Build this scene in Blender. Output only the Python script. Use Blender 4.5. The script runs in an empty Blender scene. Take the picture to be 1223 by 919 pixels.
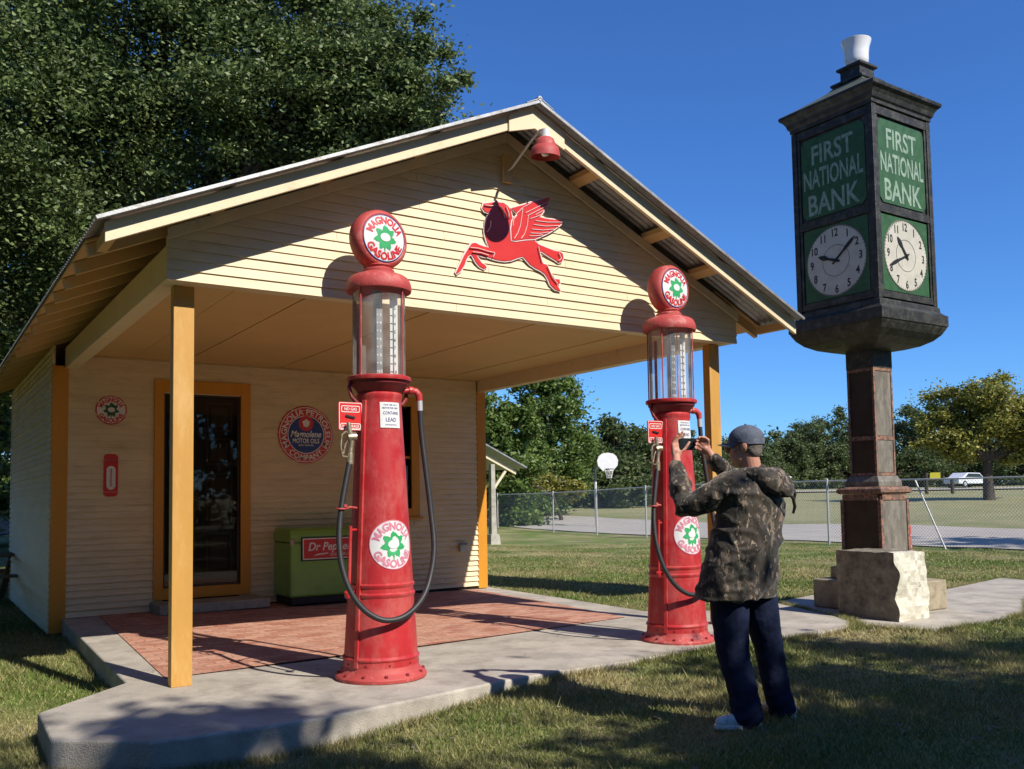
import bpy, bmesh, math, random
import numpy as np
from mathutils import Vector, Matrix
random.seed(7); rng = np.random.default_rng(11)
R = math.radians
sc = bpy.context.scene
C = sc.collection

# ------------------------------------------------------------------ camera
def cam_axes(yaw, pitch, roll):
    f = Vector((math.sin(yaw)*math.cos(pitch), math.cos(yaw)*math.cos(pitch), math.sin(pitch)))
    r = Vector((math.cos(yaw), -math.sin(yaw), 0)); u = r.cross(f)
    return r*math.cos(roll)+u*math.sin(roll), u*math.cos(roll)-r*math.sin(roll), f
cr, cu, cf = cam_axes(0.586, 0.062, -0.016)
cd = bpy.data.cameras.new('camera'); cam = bpy.data.objects.new('camera', cd); C.objects.link(cam)
cd.sensor_width = 36; cd.lens = 36*1087.057/1223
cd.shift_x = -2.366/1223; cd.shift_y = 66.311/1223
cd.clip_start = 0.1; cd.clip_end = 3000
M = Matrix((cr, cu, -cf)).transposed().to_4x4(); M.translation = Vector((-1.521, -6.821, 1.35))
cam.matrix_world = M
sc.camera = cam

# ------------------------------------------------------------------ light
SUN_A, SUN_B = 0.24, 0.88                        # sun is towards (+a, -1, +b)
sd = Vector((SUN_A, -1, SUN_B)).normalized()
w = bpy.data.worlds.new('World'); sc.world = w; w.use_nodes = True
nt = w.node_tree; bg = nt.nodes['Background']
sky = nt.nodes.new('ShaderNodeTexSky'); sky.sky_type = 'NISHITA'; sky.sun_disc = False
sky.sun_elevation = math.asin(sd.z); sky.sun_rotation = math.atan2(sd.x, sd.y)
sky.air_density = 1.0; sky.dust_density = 0.0; sky.ozone_density = 2.0; sky.altitude = 0
tint = nt.nodes.new('ShaderNodeMix'); tint.data_type = 'RGBA'; tint.blend_type = 'MULTIPLY'; tint.inputs[0].default_value = 1; tint.inputs[7].default_value = (.45, .87, 1.52, 1)   # a deeper, clearer blue
nt.links.new(sky.outputs[0], tint.inputs[6]); nt.links.new(tint.outputs[2], bg.inputs[0]); bg.inputs[1].default_value = 0.082
sl = bpy.data.lights.new('sun', 'SUN'); sl.energy = 4.8; sl.angle = R(0.53); sl.color = (1.0, 0.93, 0.82)
so = bpy.data.objects.new('sun', sl); C.objects.link(so); so.rotation_euler = sd.to_track_quat('Z', 'Y').to_euler()
sc.view_settings.view_transform = 'Standard'; sc.view_settings.look = 'None'
sc.view_settings.exposure = 0.36; sc.view_settings.gamma = 1.0
sc.render.engine = 'CYCLES'
sc.cycles.max_bounces = 8; sc.cycles.transparent_max_bounces = 16

# ------------------------------------------------------------------ materials
def nd(t, k, **kw):
    n = t.nodes.new(k)
    for a, b in kw.items(): setattr(n, a, b)
    return n
def mat(name, col, rough=0.6, var=0.12, scale=6, bump=0.0, bscale=60, metal=0.0, spec=0.5, col2=None, thr=0.6, soft=0.12, stretch=(1,1,1), coat=0.0, sub=0.0, c2scale=None):
    """painted / plain surface: base colour with low-frequency value variation, optional second colour in worn patches, bump."""
    m = bpy.data.materials.new(name); m.use_nodes = True; t = m.node_tree
    b = t.nodes['Principled BSDF']; L = t.links
    tc = nd(t, 'ShaderNodeTexCoord'); mp = nd(t, 'ShaderNodeMapping'); mp.inputs['Scale'].default_value = stretch
    oi = nd(t, 'ShaderNodeObjectInfo'); va = nd(t, 'ShaderNodeVectorMath', operation='ADD'); L.new(tc.outputs['Object'], va.inputs[0]); L.new(oi.outputs['Location'], va.inputs[1]); L.new(va.outputs[0], mp.inputs[0])
    n = nd(t, 'ShaderNodeTexNoise'); n.inputs['Scale'].default_value = scale; n.inputs['Detail'].default_value = 6; n.inputs['Roughness'].default_value = .65
    L.new(mp.outputs[0], n.inputs[0])
    mr = nd(t, 'ShaderNodeMapRange'); mr.inputs[1].default_value = .3; mr.inputs[2].default_value = .7
    mr.inputs[3].default_value = 1-var; mr.inputs[4].default_value = 1+var
    L.new(n.outputs[0], mr.inputs[0])
    mx = nd(t, 'ShaderNodeMix', data_type='RGBA', blend_type='MULTIPLY'); mx.inputs[0].default_value = 1
    mx.inputs[6].default_value = (*col, 1); L.new(mr.outputs[0], mx.inputs[7])
    out = mx.outputs[2]
    if col2:
        n2 = nd(t, 'ShaderNodeTexNoise'); n2.inputs['Scale'].default_value = c2scale or scale*1.7; n2.inputs['Detail'].default_value = 8; n2.inputs['Roughness'].default_value = .7
        L.new(mp.outputs[0], n2.inputs[0])
        r2 = nd(t, 'ShaderNodeMapRange'); r2.inputs[1].default_value = thr-soft/2; r2.inputs[2].default_value = thr+soft/2
        L.new(n2.outputs[0], r2.inputs[0])
        m2 = nd(t, 'ShaderNodeMix', data_type='RGBA'); L.new(r2.outputs[0], m2.inputs[0]); L.new(out, m2.inputs[6]); m2.inputs[7].default_value = (*col2, 1)
        out = m2.outputs[2]
    L.new(out, b.inputs['Base Color'])
    b.inputs['Metallic'].default_value = metal; b.inputs['Specular IOR Level'].default_value = spec
    rr = nd(t, 'ShaderNodeMapRange'); rr.inputs[3].default_value = max(rough-.08, .02); rr.inputs[4].default_value = min(rough+.1, 1)
    L.new(n.outputs[0], rr.inputs[0]); L.new(rr.outputs[0], b.inputs['Roughness'])
    b.inputs['Coat Weight'].default_value = coat; b.inputs['Coat Roughness'].default_value = .15
    if bump:
        n3 = nd(t, 'ShaderNodeTexNoise'); n3.inputs['Scale'].default_value = bscale; n3.inputs['Detail'].default_value = 4
        L.new(mp.outputs[0], n3.inputs[0])
        bp = nd(t, 'ShaderNodeBump'); bp.inputs['Strength'].default_value = bump; bp.inputs['Distance'].default_value = .01
        L.new(n3.outputs[0], bp.inputs['Height']); L.new(bp.outputs[0], b.inputs['Normal'])
    return m
def leafmat(name, c1, c2, c3=None, trans=.25, rough=.42):
    m = bpy.data.materials.new(name); m.use_nodes = True; t = m.node_tree; L = t.links
    b = t.nodes['Principled BSDF']; o = t.nodes['Material Output']
    g = nd(t, 'ShaderNodeNewGeometry'); cr_ = nd(t, 'ShaderNodeValToRGB')
    cr_.color_ramp.elements[0].color = (*c1, 1); cr_.color_ramp.elements[1].color = (*c2, 1)
    if c3:
        e = cr_.color_ramp.elements.new(.9); e.color = (*c3, 1); cr_.color_ramp.elements[1].position = .75 if cr_.color_ramp.elements[1].position == 1 else cr_.color_ramp.elements[1].position
    L.new(g.outputs['Random Per Island'], cr_.inputs[0])
    n = nd(t, 'ShaderNodeTexNoise'); n.inputs['Scale'].default_value = .7; tc = nd(t, 'ShaderNodeTexCoord'); L.new(tc.outputs['Object'], n.inputs[0])
    mr = nd(t, 'ShaderNodeMapRange'); mr.inputs[1].default_value=.3; mr.inputs[2].default_value=.7; mr.inputs[3].default_value = .75; mr.inputs[4].default_value = 1.25; L.new(n.outputs[0], mr.inputs[0])
    mx = nd(t, 'ShaderNodeMix', data_type='RGBA', blend_type='MULTIPLY'); mx.inputs[0].default_value = 1
    L.new(cr_.outputs[0], mx.inputs[6]); L.new(mr.outputs[0], mx.inputs[7])
    L.new(mx.outputs[2], b.inputs['Base Color']); b.inputs['Roughness'].default_value = rough; b.inputs['Specular IOR Level'].default_value = .5
    tr = nd(t, 'ShaderNodeBsdfTranslucent'); L.new(mx.outputs[2], tr.inputs[0]); ms = nd(t, 'ShaderNodeMixShader'); ms.inputs[0].default_value = trans
    L.new(b.outputs[0], ms.inputs[1]); L.new(tr.outputs[0], ms.inputs[2]); L.new(ms.outputs[0], o.inputs[0])
    return m
def lawnmat(name, blade=False):
    m = bpy.data.materials.new(name); m.use_nodes = True; t = m.node_tree; L = t.links; b = t.nodes['Principled BSDF']
    g = nd(t, 'ShaderNodeNewGeometry')
    def noise(s, d=6, st=None):
        n = nd(t, 'ShaderNodeTexNoise'); n.inputs['Scale'].default_value = s; n.inputs['Detail'].default_value = d
        if st:
            mp = nd(t, 'ShaderNodeMapping'); mp.inputs['Scale'].default_value = st; L.new(g.outputs['Position'], mp.inputs[0]); L.new(mp.outputs[0], n.inputs[0])
        else: L.new(g.outputs['Position'], n.inputs[0])
        return n
    def rng_(n, a, c, lo=0, hi=1):
        r = nd(t, 'ShaderNodeMapRange'); r.inputs[1].default_value=a; r.inputs[2].default_value=c; r.inputs[3].default_value=lo; r.inputs[4].default_value=hi; L.new(n.outputs[0], r.inputs[0]); return r
    def mix(f, a, c, blend='MIX'):
        x = nd(t, 'ShaderNodeMix', data_type='RGBA', blend_type=blend)
        if isinstance(f, float): x.inputs[0].default_value = f
        else: L.new(f, x.inputs[0])
        for i, v in ((6, a), (7, c)):
            if isinstance(v, tuple): x.inputs[i].default_value = (*v, 1)
            else: L.new(v, x.inputs[i])
        return x.outputs[2]
    green, lush, straw, dirt = (.15,.21,.045), (.12,.215,.035), (.40,.35,.17), (.26,.205,.13)
    c = mix(rng_(noise(.45, 5), .38, .64).outputs[0], green, straw)
    c = mix(rng_(noise(2.2, 6), .46, .70, 0, .7).outputs[0], c, lush)
    if not blade:
        c = mix(rng_(noise(1.1, 8), .56, .68, 0, .8).outputs[0], c, dirt)
        c = mix(rng_(noise(28, 6), .45, .75, 0, .45).outputs[0], c, (.07,.075,.03))
        v = rng_(noise(120, 3), .3, .7, .65, 1.3).outputs[0]
    else:
        r = nd(t, 'ShaderNodeMapRange'); L.new(g.outputs['Random Per Island'], r.inputs[0]); r.inputs[3].default_value=.55; r.inputs[4].default_value=1.45; v = r.outputs[0]
        r2 = nd(t, 'ShaderNodeMapRange'); L.new(g.outputs['Random Per Island'], r2.inputs[0]); r2.inputs[1].default_value=.8; r2.inputs[2].default_value=.84; r2.inputs[4].default_value=.75
        c = mix(r2.outputs[0], c, (.38,.31,.16))
    sx = nd(t, 'ShaderNodeSeparateXYZ'); L.new(g.outputs['Position'], sx.inputs[0]); fx = nd(t, 'ShaderNodeMapRange'); fx.inputs[1].default_value = 22; fx.inputs[2].default_value = 34; fx.inputs[4].default_value = .62; L.new(sx.outputs[0], fx.inputs[0])
    c = mix(fx.outputs[0], c, (.42,.38,.21))      # drier grass on the field across the road
    c = mix(1.0, c, v, 'MULTIPLY')
    L.new(c, b.inputs['Base Color']); b.inputs['Roughness'].default_value = .75 if not blade else .55; b.inputs['Specular IOR Level'].default_value = .25
    if not blade:
        bp = nd(t, 'ShaderNodeBump'); bp.inputs['Strength'].default_value=.9; bp.inputs['Distance'].default_value=.05; L.new(noise(35, 6).outputs[0], bp.inputs['Height']); L.new(bp.outputs[0], b.inputs['Normal'])
    else:
        tr = nd(t, 'ShaderNodeBsdfTranslucent'); L.new(c, tr.inputs[0]); ms = nd(t, 'ShaderNodeMixShader'); ms.inputs[0].default_value = .3
        L.new(b.outputs[0], ms.inputs[1]); L.new(tr.outputs[0], ms.inputs[2]); L.new(ms.outputs[0], t.nodes['Material Output'].inputs[0])
    return m
def brickmat():
    m = bpy.data.materials.new('brick paving'); m.use_nodes = True; t = m.node_tree; L = t.links; b = t.nodes['Principled BSDF']
    g = nd(t, 'ShaderNodeNewGeometry'); bt = nd(t, 'ShaderNodeTexBrick')
    bt.inputs['Color1'].default_value=(.36,.13,.08,1); bt.inputs['Color2'].default_value=(.56,.29,.20,1); bt.inputs['Mortar'].default_value=(.26,.18,.14,1)
    bt.inputs['Scale'].default_value=1; bt.inputs['Brick Width'].default_value=.21; bt.inputs['Row Height'].default_value=.105; bt.inputs['Mortar Size'].default_value=.008; bt.inputs['Mortar Smooth'].default_value=.5; bt.inputs['Bias'].default_value=.1
    L.new(g.outputs['Position'], bt.inputs[0])
    n = nd(t, 'ShaderNodeTexNoise'); n.inputs['Scale'].default_value=3.5; n.inputs['Detail'].default_value=8; L.new(g.outputs['Position'], n.inputs[0])
    r = nd(t, 'ShaderNodeMapRange'); r.inputs[1].default_value=.42; r.inputs[2].default_value=.68; r.inputs[4].default_value=.38; L.new(n.outputs[0], r.inputs[0])
    mx = nd(t, 'ShaderNodeMix', data_type='RGBA'); L.new(r.outputs[0], mx.inputs[0]); L.new(bt.outputs[0], mx.inputs[6]); mx.inputs[7].default_value=(.60,.40,.31,1)
    n2 = nd(t, 'ShaderNodeTexNoise'); n2.inputs['Scale'].default_value=40; n2.inputs['Detail'].default_value=5; L.new(g.outputs['Position'], n2.inputs[0])
    r2 = nd(t, 'ShaderNodeMapRange'); r2.inputs[1].default_value=.3; r2.inputs[2].default_value=.7; r2.inputs[3].default_value=.8; r2.inputs[4].default_value=1.15; L.new(n2.outputs[0], r2.inputs[0])
    m2 = nd(t, 'ShaderNodeMix', data_type='RGBA', blend_type='MULTIPLY'); m2.inputs[0].default_value=1; L.new(mx.outputs[2], m2.inputs[6]); L.new(r2.outputs[0], m2.inputs[7])
    L.new(m2.outputs[2], b.inputs['Base Color']); b.inputs['Roughness'].default_value=.9; b.inputs['Specular IOR Level'].default_value=.2
    bp = nd(t, 'ShaderNodeBump'); bp.inputs['Strength'].default_value=.5; bp.inputs['Distance'].default_value=.01; bp.invert=True; L.new(bt.outputs['Fac'], bp.inputs['Height']); L.new(bp.outputs[0], b.inputs['Normal'])
    return m
def camomat():
    m = bpy.data.materials.new('camouflage cloth'); m.use_nodes = True; t = m.node_tree; L = t.links; b = t.nodes['Principled BSDF']
    tc = nd(t, 'ShaderNodeTexCoord'); mp = nd(t, 'ShaderNodeMapping'); mp.inputs['Scale'].default_value=(1,1,.6); L.new(tc.outputs['Object'], mp.inputs[0])
    col = (.030,.022,.014,1); prev = None
    for s, th, c, off in ((6, .52, (.042,.030,.020), 0), (9, .56, (.027,.027,.016), 3.1), (12, .575, (.17,.125,.085), 7.7), (16, .55, (.012,.010,.008), 12.3), (24, .61, (.30,.235,.17), 20.)):
        n = nd(t, 'ShaderNodeTexNoise'); n.inputs['Scale'].default_value = s; n.inputs['Detail'].default_value = 5; n.inputs['Roughness'].default_value=.7; n.inputs['Distortion'].default_value = .35
        m0 = nd(t, 'ShaderNodeMapping'); m0.inputs['Location'].default_value=(off,off,off); L.new(mp.outputs[0], m0.inputs[0]); L.new(m0.outputs[0], n.inputs[0])
        r = nd(t, 'ShaderNodeMapRange'); r.inputs[1].default_value=th-.015; r.inputs[2].default_value=th+.015; L.new(n.outputs[0], r.inputs[0])
        x = nd(t, 'ShaderNodeMix', data_type='RGBA'); L.new(r.outputs[0], x.inputs[0])
        if prev: L.new(prev, x.inputs[6])
        else: x.inputs[6].default_value = col
        x.inputs[7].default_value = (*c, 1); prev = x.outputs[2]
    L.new(prev, b.inputs['Base Color']); b.inputs['Roughness'].default_value=.72; b.inputs['Specular IOR Level'].default_value=.4; b.inputs['Sheen Weight'].default_value=.25
    n = nd(t, 'ShaderNodeTexNoise'); n.inputs['Scale'].default_value=9; n.inputs['Detail'].default_value=6; n.inputs['Distortion'].default_value=1.5
    mq = nd(t, 'ShaderNodeMapping'); mq.inputs['Scale'].default_value=(1,1,.45); mq.inputs['Rotation'].default_value=(.3,.6,0); L.new(tc.outputs['Object'], mq.inputs[0]); L.new(mq.outputs[0], n.inputs[0])
    bp = nd(t, 'ShaderNodeBump'); bp.inputs['Strength'].default_value=.5; bp.inputs['Distance'].default_value=.03; L.new(n.outputs[0], bp.inputs['Height']); L.new(bp.outputs[0], b.inputs['Normal'])
    return m
def glassmat(name, tint=(1,1,1), alpha=.12, rough=.03, ior=1.35, dust=0):
    m = bpy.data.materials.new(name); m.use_nodes = True; t = m.node_tree; L = t.links
    for n in list(t.nodes): t.nodes.remove(n)
    o = nd(t, 'ShaderNodeOutputMaterial'); tr = nd(t, 'ShaderNodeBsdfTransparent'); tr.inputs[0].default_value=(*tint,1)
    gl = nd(t, 'ShaderNodeBsdfGlossy'); gl.inputs['Roughness'].default_value = rough
    fr = nd(t, 'ShaderNodeFresnel'); fr.inputs[0].default_value=ior
    ad = nd(t, 'ShaderNodeMath', operation='ADD'); ad.inputs[1].default_value = alpha; ad.use_clamp=True; L.new(fr.outputs[0], ad.inputs[0])
    ms = nd(t, 'ShaderNodeMixShader'); L.new(ad.outputs[0], ms.inputs[0]); L.new(tr.outputs[0], ms.inputs[1]); L.new(gl.outputs[0], ms.inputs[2])
    if dust:
        df = nd(t, 'ShaderNodeBsdfDiffuse'); df.inputs[0].default_value = (.75,.74,.70,1); m2 = nd(t, 'ShaderNodeMixShader'); n = nd(t, 'ShaderNodeTexNoise'); n.inputs['Scale'].default_value = 9; n.inputs['Detail'].default_value = 5
        tc = nd(t, 'ShaderNodeTexCoord'); L.new(tc.outputs['Object'], n.inputs[0]); r = nd(t, 'ShaderNodeMapRange'); r.inputs[1].default_value=.3; r.inputs[2].default_value=.7; r.inputs[3].default_value=dust*.5; r.inputs[4].default_value=dust*1.5; L.new(n.outputs[0], r.inputs[0])
        L.new(r.outputs[0], m2.inputs[0]); L.new(ms.outputs[0], m2.inputs[1]); L.new(df.outputs[0], m2.inputs[2]); ms = m2
    L.new(ms.outputs[0], o.inputs[0])
    return m

MT = {
 'cream': mat('cream paint', (.73,.60,.385), .55, .09, 3, .15, 40, col2=(.56,.45,.28), thr=.64, soft=.2, stretch=(.5,.5,2)),
 'creamtrim': mat('cream trim paint', (.73,.605,.40), .5, .06, 3, .15, 40, col2=(.50,.40,.25), thr=.68, soft=.2),
 'soffit': mat('warm bounce ceiling paint', (.65,.43,.19), .6, .06, 2, .1, 30),  # cream pushed to orange so the ceiling bounces warm light
 'orange': mat('orange trim paint', (.60,.255,.022), .45, .08, 3, .2, 30, col2=(.50,.25,.05), thr=.66, soft=.2, stretch=(1,1,.3)),
 'roofmetal': mat('corrugated roof metal', (.36,.37,.38), .48, .15, 5, .1, 60, metal=.7, col2=(.20,.17,.14), thr=.62, soft=.25),
 'metaldark': mat('dull metal', (.25,.25,.25), .5, .15, 8, metal=.8),
 'galv': mat('galvanised steel', (.50,.51,.51), .5, .1, 12, metal=.35),
 'concrete': mat('concrete', (.44,.40,.34), .9, .2, 1.6, .6, 90, col2=(.29,.26,.22), thr=.57, soft=.22, spec=.2),
 'kerb': mat('old concrete', (.40,.38,.32), .9, .16, 3, .6, 70, col2=(.26,.24,.20), thr=.58, soft=.25, spec=.2),
 'brick': brickmat(),
 'red': mat('faded red enamel', (.43,.022,.026), .42, .14, 4, .15, 50, col2=(.48,.085,.075), thr=.55, soft=.18, coat=.08, stretch=(1,1,.55), c2scale=6),
 'redflat': mat('chalky red paint', (.43,.06,.055), .6, .12, 5, .25, 60, col2=(.62,.26,.22), thr=.62, soft=.2),
 'reddark': mat('dark red paint', (.20,.015,.018), .5, .15, 6, .2, 60),
 'redsign': mat('red sign enamel', (.60,.025,.022), .35, .05, 4, coat=.3),
 'redletter': mat('red lettering', (.56,.02,.03), .45, .08, 20),
 'pinkletter': mat('faded pink lettering', (.62,.22,.30), .5, .10, 20),
 'white': mat('white enamel', (.70,.70,.69), .4, .05, 6, col2=(.60,.58,.54), thr=.70, soft=.1),
 'whitemark': mat('white lettering', (.80,.79,.76), .5, .05, 10),
 'pinkline': mat('pale line paint', (.82,.66,.64), .5, .06, 20),
 'leaflogo': mat('green emblem paint', (.035,.36,.12), .45, .08, 20),
 'leafdark': mat('dark green emblem paint', (.02,.09,.045), .45, .08, 20),
 'navy': mat('navy enamel', (.02,.045,.22), .4, .05, 10, coat=.2),
 'black': mat('black paint', (.012,.012,.013), .5, .1, 10),
 'rubber': mat('black rubber hose', (.022,.022,.024), .5, .15, 20, .1, 80),
 'brass': mat('worn nozzle alloy', (.50,.43,.32), .42, .2, 25, metal=.8, col2=(.32,.25,.15), thr=.55),
 'glass': glassmat('cylinder glass', (.97,.98,.98), .03, .03, 1.18, .13),
 'pane': glassmat('window glass', (.72,.72,.70), .0, .02),
 'green': mat('cooler green enamel', (.21,.42,.075), .35, .06, 4, .05, 30, coat=.3, col2=(.17,.36,.065), thr=.6),
 'post': mat('faded orange post paint', (.52,.275,.06), .5, .08, 3, .2, 30, col2=(.60,.36,.12), thr=.6, soft=.2, stretch=(1,1,.3)),
 'rust': mat('rust and bare primer', (.20,.13,.09), .8, .3, 20, col2=(.45,.42,.36), thr=.5),
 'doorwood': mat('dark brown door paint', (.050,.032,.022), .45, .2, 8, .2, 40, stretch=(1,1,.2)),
 'doorlight': mat('brown door moulding', (.12,.078,.05), .5, .2, 8),
 'clockdark': mat('dark bronze paint', (.030,.030,.026), .48, .3, 6, .4, 40, col2=(.085,.085,.070), thr=.57, soft=.2, metal=.2),
 'clockroof': mat('weathered green roof sheet', (.085,.10,.075), .6, .25, 5, .3, 30, col2=(.16,.17,.13), thr=.6),
 'clockpanel': mat('green glass panel', (.022,.085,.028), .5, .25, 7, col2=(.045,.13,.05), thr=.6, soft=.3),
 'clockletter': mat('pale green lettering', (.24,.34,.26), .55, .3, 14, col2=(.09,.19,.10), thr=.62, soft=.2),
 'clockface': mat('aged clock dial', (.50,.485,.41), .5, .10, 6, col2=(.40,.39,.31), thr=.62),
 'rustedge': mat('rusty edge paint', (.30,.15,.10), .75, .3, 14, .3, 60, col2=(.10,.075,.06), thr=.5),
 'bronzelit': mat('sunlit mottled bronze sheet', (.16,.145,.12), .6, .35, 7, .3, 30, metal=.1, col2=(.26,.24,.20), thr=.56, soft=.2, stretch=(1,1,.4)),  # paler tone carries the sunlight on the clock's front panels
 'pedestaldark': mat('pedestal sheet', (.050,.036,.028), .5, .3, 5, .2, 30, metal=.3),
 'stonesmooth': mat('weathered sawn limestone', (.27,.24,.18), .92, .28, 5, .7, 45, col2=(.12,.105,.085), thr=.52, soft=.25, spec=.2),
 'stonebroken': mat('fresh broken limestone', (.60,.575,.48), .9, .15, 6, .8, 25, col2=(.40,.41,.32), thr=.62, soft=.15, spec=.2),
 'stonestep': mat('limestone step', (.36,.31,.22), .92, .2, 5, .5, 50, col2=(.20,.17,.12), thr=.58, soft=.2, spec=.2),
 'opal': mat('opal lamp glass', (.80,.82,.84), .2, .03, 5, coat=.5),
 'bark': mat('bark', (.075,.058,.045), .95, .3, 8, .9, 20, spec=.2, stretch=(1,1,.25)),
 'wood': mat('weathered picnic wood', (.17,.14,.11), .85, .2, 6, .3, 30),
 'woodpale': mat('pale timber', (.66,.58,.40), .7, .1, 6),
 'carwhite': mat('white car paint', (.72,.73,.74), .25, .03, 3, coat=.6),
 'carblue': mat('blue car paint', (.06,.16,.30), .25, .03, 3, coat=.6),
 'carglass': mat('dark car glass', (.015,.018,.02), .1, .03, 3),
 'yellow': mat('yellow sign paint', (.68,.60,.06), .5, .05, 5),
 'road': mat('road asphalt', (.45,.415,.365), .9, .10, .8, .4, 60, col2=(.38,.35,.31), thr=.55, soft=.3, spec=.2, stretch=(1,.3,1)),
 'lawn': lawnmat('lawn'), 'blade': lawnmat('grass blades', True),
 'camo': camomat(),
 'jeans': mat('navy trousers cloth', (.010,.016,.045), .8, .2, 9, .6, 14, spec=.2),
 'skin': mat('skin', (.50,.255,.18), .5, .12, 14, .08, 120, sub=.1, col2=(.55,.22,.17), thr=.62, soft=.3),
 'hair': mat('grey hair', (.16,.14,.12), .7, .3, 60, .6, 200),
 'capcloth': mat('faded slate cap cloth', (.085,.10,.14), .8, .25, 12, .3, 60, col2=(.15,.16,.19), thr=.6, soft=.2),
 'shoe': mat('white shoe leather', (.60,.62,.64), .5, .1, 20, .1, 60, col2=(.38,.40,.43), thr=.6),
 'strap': mat('dark strap', (.03,.025,.02), .5, .1, 20),
 'phone': mat('black phone', (.008,.008,.009), .25, .05, 20),
 'leafoak': leafmat('oak leaves', (.028,.058,.012), (.115,.175,.040), (.20,.26,.08), .25, .55),
 'leafmid': leafmat('green leaves', (.035,.09,.014), (.13,.22,.04), (.20,.27,.06), .35, .5),
 'leafyel': leafmat('autumn leaves', (.08,.11,.018), (.24,.26,.04), (.42,.38,.08), .35, .5),
 'leaffar': leafmat('far leaves', (.035,.070,.020), (.095,.145,.04), (.15,.18,.06), .35, .6),
}

# ------------------------------------------------------------------ mesh helpers
def V3(*a): return Vector(a)
class MB:
    def __init__(s): s.v = []; s.f = []; s.mi = []
    def add(s, vs, fs, mi=0):
        n = len(s.v); s.v += [tuple(v) for v in vs]; s.f += [tuple(i+n for i in f) for f in fs]; s.mi += [mi]*len(fs); return s
    def box(s, x0, y0, z0, x1, y1, z1, mi=0):
        return s.add([(x0,y0,z0),(x1,y0,z0),(x1,y1,z0),(x0,y1,z0),(x0,y0,z1),(x1,y0,z1),(x1,y1,z1),(x0,y1,z1)],
                     [(0,3,2,1),(4,5,6,7),(0,1,5,4),(1,2,6,5),(2,3,7,6),(3,0,4,7)], mi)
    def bar(s, a, b, wx, wz, up=(0,0,1), mi=0):
        a = Vector(a); b = Vector(b); d = (b-a).normalized(); u = Vector(up); x = d.cross(u).normalized()*wx/2; z = x.cross(d).normalized()*wz/2
        return s.add([a-x-z,a+x-z,a+x+z,a-x+z,b-x-z,b+x-z,b+x+z,b-x+z],[(0,1,2,3),(7,6,5,4),(4,5,1,0),(5,6,2,1),(6,7,3,2),(7,4,0,3)], mi)
    def prism(s, poly, fr, t0, t1, mi=0):
        """poly: list of (u,v) ccw; fr=(origin,U,V,N); extruded from t0 to t1 along N"""
        o, U, W, N = [Vector(q) for q in fr]; n = len(poly)
        vs = [o+U*p[0]+W*p[1]+N*t0 for p in poly]+[o+U*p[0]+W*p[1]+N*t1 for p in poly]
        return s.add(vs, [tuple(range(n-1,-1,-1)), tuple(range(n,2*n))]+[(i,(i+1)%n,n+(i+1)%n,n+i) for i in range(n)], mi)
    def tube(s, pts, rad, seg=10, caps=True, mi=0):
        pts = [Vector(p) for p in pts]; n = len(pts)
        rad = [rad]*n if isinstance(rad, (int, float)) else list(rad)
        t0 = (pts[1]-pts[0]).normalized(); a = t0.orthogonal().normalized(); vs = []
        for i, p in enumerate(pts):
            t = (pts[min(i+1,n-1)]-pts[max(i-1,0)]).normalized()
            a = (a-t*a.dot(t)).normalized(); b = t.cross(a)
            for k in range(seg):
                q = 2*math.pi*k/seg; vs.append(p+(a*math.cos(q)+b*math.sin(q))*rad[i])
        fs = [(i*seg+k, i*seg+(k+1)%seg, (i+1)*seg+(k+1)%seg, (i+1)*seg+k) for i in range(n-1) for k in range(seg)]
        if caps: fs += [tuple(range(seg-1,-1,-1)), tuple(range((n-1)*seg, n*seg))]
        return s.add(vs, fs, mi)
    def lathe(s, prof, o=(0,0,0), ax=(0,0,1), seg=40, cap=True, mi=0):
        o = Vector(o); N = Vector(ax).normalized(); a = Vector((1,0,0)) if abs(N.x) < .9 else Vector((0,1,0))
        U = (a-N*a.dot(N)).normalized(); W = N.cross(U); vs = []
        for r, z in prof:
            for k in range(seg):
                q = 2*math.pi*k/seg; vs.append(o+N*z+(U*math.cos(q)+W*math.sin(q))*max(r, 1e-4))
        n = len(prof)
        fs = [(i*seg+k, i*seg+(k+1)%seg, (i+1)*seg+(k+1)%seg, (i+1)*seg+k) for i in range(n-1) for k in range(seg)]
        if cap: fs += [tuple(range(seg-1,-1,-1)), tuple(range((n-1)*seg, n*seg))]
        return s.add(vs, fs, mi)
    def sqlathe(s, prof, o=(0,0,0), mi=0):
        """square-section solid: prof = [(halfwidth,z)...]"""
        o = Vector(o); vs = []
        for r, z in prof:
            for a, b in ((-1,-1),(1,-1),(1,1),(-1,1)): vs.append(o+Vector((a*r, b*r, z)))
        n = len(prof); fs = [(i*4+k, i*4+(k+1)%4, (i+1)*4+(k+1)%4, (i+1)*4+k) for i in range(n-1) for k in range(4)]
        fs += [(3,2,1,0), tuple(range((n-1)*4, n*4))]
        return s.add(vs, fs, mi)
    def build(s, name, m, parent=None, smooth=None, bevel=0, loc=None, fix=True):
        me = bpy.data.meshes.new(name); me.from_pydata([tuple(v) for v in s.v], [], s.f); me.update()
        if fix:
            bm = bmesh.new(); bm.from_mesh(me); bmesh.ops.recalc_face_normals(bm, faces=bm.faces); bm.to_mesh(me); bm.free()
        ms = m if isinstance(m, (list, tuple)) else [m]
        for q in ms: me.materials.append(MT[q] if isinstance(q, str) else q)
        if len(ms) > 1: me.polygons.foreach_set('material_index', s.mi)
        if smooth is not None:
            me.polygons.foreach_set('use_smooth', [True]*len(me.polygons)); me.set_sharp_from_angle(angle=R(smooth))
        o = bpy.data.objects.new(name, me); C.objects.link(o)
        if parent: o.parent = parent
        if loc: o.location = loc
        if bevel:
            b = o.modifiers.new('bevel', 'BEVEL'); b.width = bevel; b.segments = 2; b.limit_method = 'ANGLE'; b.angle_limit = R(40)
        return o
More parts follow.
